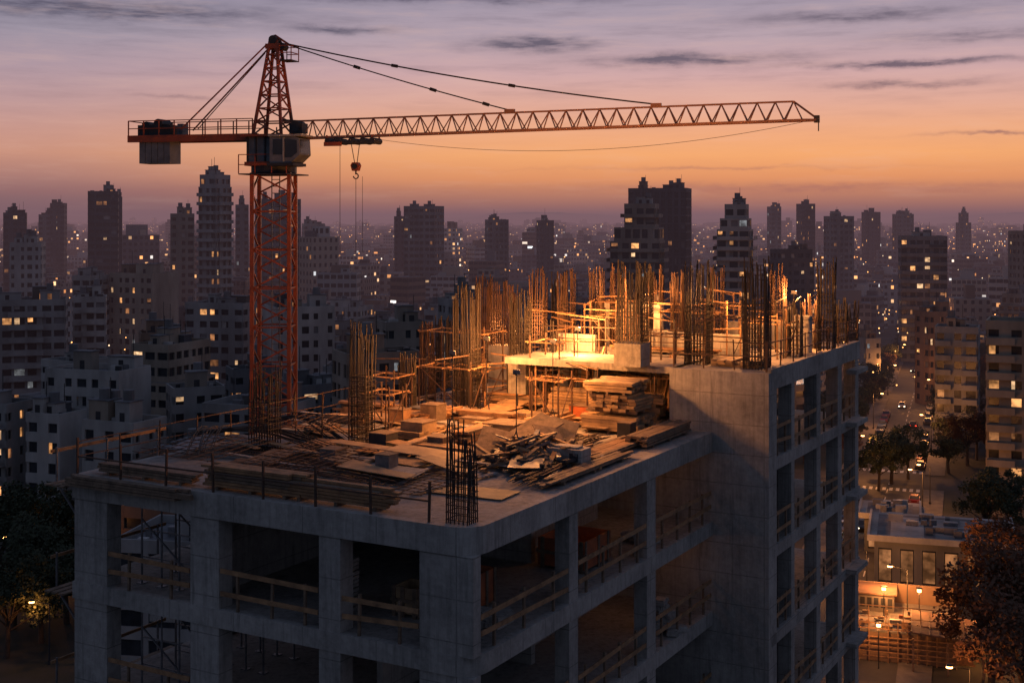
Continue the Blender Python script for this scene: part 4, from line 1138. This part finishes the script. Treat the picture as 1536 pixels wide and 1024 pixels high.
# ------------------------------------------------------------ cars
for i, c in enumerate([(.3, .3, .32), (.5, .5, .5), (.03, .03, .035), (.2, .02, .02), (.05, .08, .15)]):
    M['car%d' % i] = mat_noise('car_paint_%d' % i, c, c, 1, .3, .3, 0)
M['lampoff'] = mat_noise('unlit_lens', (.3, .3, .3), (.2, .1, .1), 1, .2, 0, 0)
def car_mesh(i, on):
    m = MB(); key = 'car%d' % i
    prof = [(-2.1, .3), (2.1, .3), (2.15, .65), (1.95, .82), (1.05, .92), (-1.6, .95), (-2.1, .85)]
    prism(m, prof, -.86, .86, key)
    m.hexa([(-1.7, -.78, .94), (1.0, -.78, .92), (1.0, .78, .92), (-1.7, .78, .94), (-1.25, -.62, 1.42), (.3, -.62, 1.42), (.3, .62, 1.42), (-1.25, .62, 1.42)], 'glass')
    m.box(-1.22, .27, -.6, .6, 1.42, 1.46, key)
    for x in (-1.3, 1.3):
        for y in (-.88, .88): m.cyl((x, y-.1, .32), (x, y+.1, .32), .32, 'tyre', 12)
    for y in (-.65, .65):
        m.box(2.1, 2.17, y-.16, y+.16, .55, .7, 'head' if on else 'lampoff'); m.box(-2.16, -2.1, y-.16, y+.16, .6, .75, 'tail' if on else 'lampoff')
    return m.mesh('car_mesh')
CM = [car_mesh(i, True) for i in range(5)]; CP = [car_mesh(i, False) for i in range(5)]
def car(s_, n_, flip, parked=False):
    o = bpy.data.objects.new('parked_car' if parked else 'car', R.choice(CP if parked else CM)); sc.collection.objects.link(o); o.location = RP(s_, n_, .015)
    o.rotation_euler = (0, 0, math.atan2(RD.y, RD.x)+(math.pi if flip else 0))
for s_ in (-52, 27, 64, 150): car(s_, 1.85, False)
for s_ in (-40, 33, 95, 175): car(s_, -1.9, True)
for s_ in range(-90, 100, 8):
    if abs(s_) > 12 and R.random() < .6: car(s_, 4.9, False, True)
    if abs(s_) > 12 and R.random() < .6: car(s_, -4.9, True, True)

# ------------------------------------------------------------ haze layer (absorbing volume, scattered light imitated by emission)
hz = MB(); M_h = bpy.data.materials.new('city_haze'); M_h.use_nodes = True
nt = NT(M_h.node_tree); nt.n.clear()
dens = 1/2300.0
ab_ = nt.new('ShaderNodeVolumeAbsorption'); ab_.inputs['Color'].default_value = (0, 0, 0, 1); ab_.inputs['Density'].default_value = dens
em_ = nt.new('ShaderNodeEmission'); em_.inputs['Color'].default_value = lin((126, 96, 104)); em_.inputs['Strength'].default_value = dens  # even glow standing in for light scattered by the haze
ad_ = nt.new('ShaderNodeAddShader'); ou_ = nt.new('ShaderNodeOutputMaterial')
nt.l.new(ab_.outputs[0], ad_.inputs[0]); nt.l.new(em_.outputs[0], ad_.inputs[1]); nt.l.new(ad_.outputs[0], ou_.inputs['Volume'])
M_h.cycles.homogeneous_volume = True
M['haze'] = M_h
hz.box(-6000, 6000, 230, 8600, -3, 74, 'haze'); hz.obj('haze')

# ------------------------------------------------------------ sky
wd = bpy.data.worlds.new('World'); sc.world = wd; wd.use_nodes = True
w = NT(wd.node_tree); bg = wd.node_tree.nodes['Background']
tc = w.new('ShaderNodeTexCoord'); sp = w.new('ShaderNodeSeparateXYZ'); w.l.new(tc.outputs['Generated'], sp.inputs[0])
DEG = 57.2958
el = w.m('MULTIPLY', w.m('ARCSINE', sp.outputs[2]), DEG); az = w.m('MULTIPLY', w.m('ARCTAN2', sp.outputs[0], sp.outputs[1]), DEG)
ef = w.m('DIVIDE', el, 30.0)
def stops(L): return [(min(1, e/30), lin(c)) for e, c in L]
warm = w.ramp(ef, stops([(0, (150, 100, 100)), (.9, (196, 130, 102)), (1.8, (238, 156, 102)), (2.8, (250, 174, 114)), (3.8, (240, 172, 130)), (5.0, (224, 170, 152)), (6.4, (204, 166, 168)), (8, (180, 160, 172)), (10, (154, 146, 165)), (17, (108, 114, 138)), (30, (76, 88, 114))]))
cool = w.ramp(ef, stops([(0, (116, 90, 100)), (.9, (142, 106, 108)), (1.8, (180, 130, 120)), (2.8, (208, 150, 128)), (3.8, (204, 154, 142)), (5.0, (190, 153, 154)), (6.4, (174, 150, 161)), (8, (156, 146, 162)), (10, (136, 134, 155)), (17, (100, 108, 134)), (30, (74, 86, 112))]))
back = w.ramp(ef, stops([(0, (76, 80, 94)), (5, (88, 95, 113)), (15, (84, 95, 118)), (30, (70, 83, 108))]))
ca = w.m('COSINE', w.m('DIVIDE', w.m('SUBTRACT', az, 15.0), DEG))
skyc = w.mix(w.mr(ca, .8, .975, smooth=True), cool, warm)
skyc = w.mix(w.mr(ca, -.1, .7), back, skyc)
dirv = w.comb(w.m('MULTIPLY', az, .16), w.m('MULTIPLY', el, 1.4), 0.0)
n1 = w.noise(dirv, 1.0, 8, .62)
n2 = w.noise(w.comb(w.m('MULTIPLY', az, .5), w.m('MULTIPLY', el, 3.2), 7.0), 1.0, 7, .6)
wv = w.m('MULTIPLY', w.m('SUBTRACT', w.noise(w.comb(w.m('MULTIPLY', az, .35), w.m('MULTIPLY', el, .7), 3.0), 1.0, 6, .65), .5), .8)
el2 = w.m('ADD', el, wv)
tot = None
for (a0, e0, sa_, se, stn) in ((-17.5, 8.85, 6.5, .42, 1.4), (-7.5, 8.3, 2.6, .18, 1.0), (1.0, 7.75, 3.0, .32, 1.2), (8.0, 7.0, 4.4, .26, 1.3), (17.0, 6.6, 4.5, .14, 1.2), (17, 5.75, 3.0, .17, 1.1),
                           (15, 8.7, 5, .3, .9), (20.5, 3.6, 2.2, .08, 1.1), (-14.5, 5.2, 1.8, .1, .7), (13.5, 1.35, 10, .2, .6), (-3.5, 9.75, 7, .25, 1.0), (20, 7.7, 4, .3, .7), (-15, 1.2, 12, .3, .35), (9, 2.2, 7, .08, .4), (0, 10.3, 30, .4, .7)):
    gx = w.m('POWER', w.m('DIVIDE', w.m('SUBTRACT', az, a0), sa_), 2.0); ge = w.m('POWER', w.m('DIVIDE', w.m('SUBTRACT', el2, e0), se), 2.0)
    gv = w.m('MULTIPLY', w.m('EXPONENT', w.m('MULTIPLY', w.m('ADD', gx, ge), -1.0)), stn)
    tot = gv if tot is None else w.m('ADD', tot, gv)
wisp = w.m('MULTIPLY', w.mr(n1, .35, .6, .55, 1.1), w.mr(n2, .35, .6, .45, 1.1))
cm = w.m('MULTIPLY', tot, wisp, clamp=True)
bgst = w.m('MULTIPLY', w.mr(n1, .5, .72, 0, .4), w.mr(el, 3.0, 8.0, .15, 1.0))
cm = w.m('MAXIMUM', cm, bgst, clamp=True)
cm = w.m('MULTIPLY', cm, .9)
cloudc = w.mix(w.mr(el, 1, 7), lin((156, 100, 100)), lin((88, 84, 104)))
skyc = w.mix(cm, skyc, cloudc)
lightw = w.mix(w.mr(n1, .28, .48, .18, 0), skyc, lin((240, 195, 175)))
ns = w.new('ShaderNodeTexSky'); ns.sky_type = 'NISHITA'; ns.sun_disc = False; ns.sun_elevation = math.radians(0.5); ns.sun_rotation = math.radians(12)
fin = w.mix(.004, lightw, ns.outputs[0], 'ADD')
fin = w.mix(w.mr(el, -1.5, -.2), (.02, .02, .025, 1), fin)
w.l.new(fin, bg.inputs[0]); bg.inputs[1].default_value = 1.0
sl = bpy.data.lights.new('sun', 'SUN'); sl.energy = .2; sl.color = (1, .6, .4); sl.angle = math.radians(12)
so = bpy.data.objects.new('sun', sl); so.rotation_euler = (math.radians(87), 0, math.radians(180-12)); sc.collection.objects.link(so)

# ------------------------------------------------------------ camera
cd = bpy.data.cameras.new('camera'); cam = bpy.data.objects.new('camera', cd); sc.collection.objects.link(cam)
cam.location = (0, 0, H); cam.rotation_euler = (math.radians(90), 0, 0)
cd.lens = 45; cd.sensor_width = 36; cd.shift_y = -184/1536; cd.clip_end = 20000; cd.clip_start = .5
sc.camera = cam
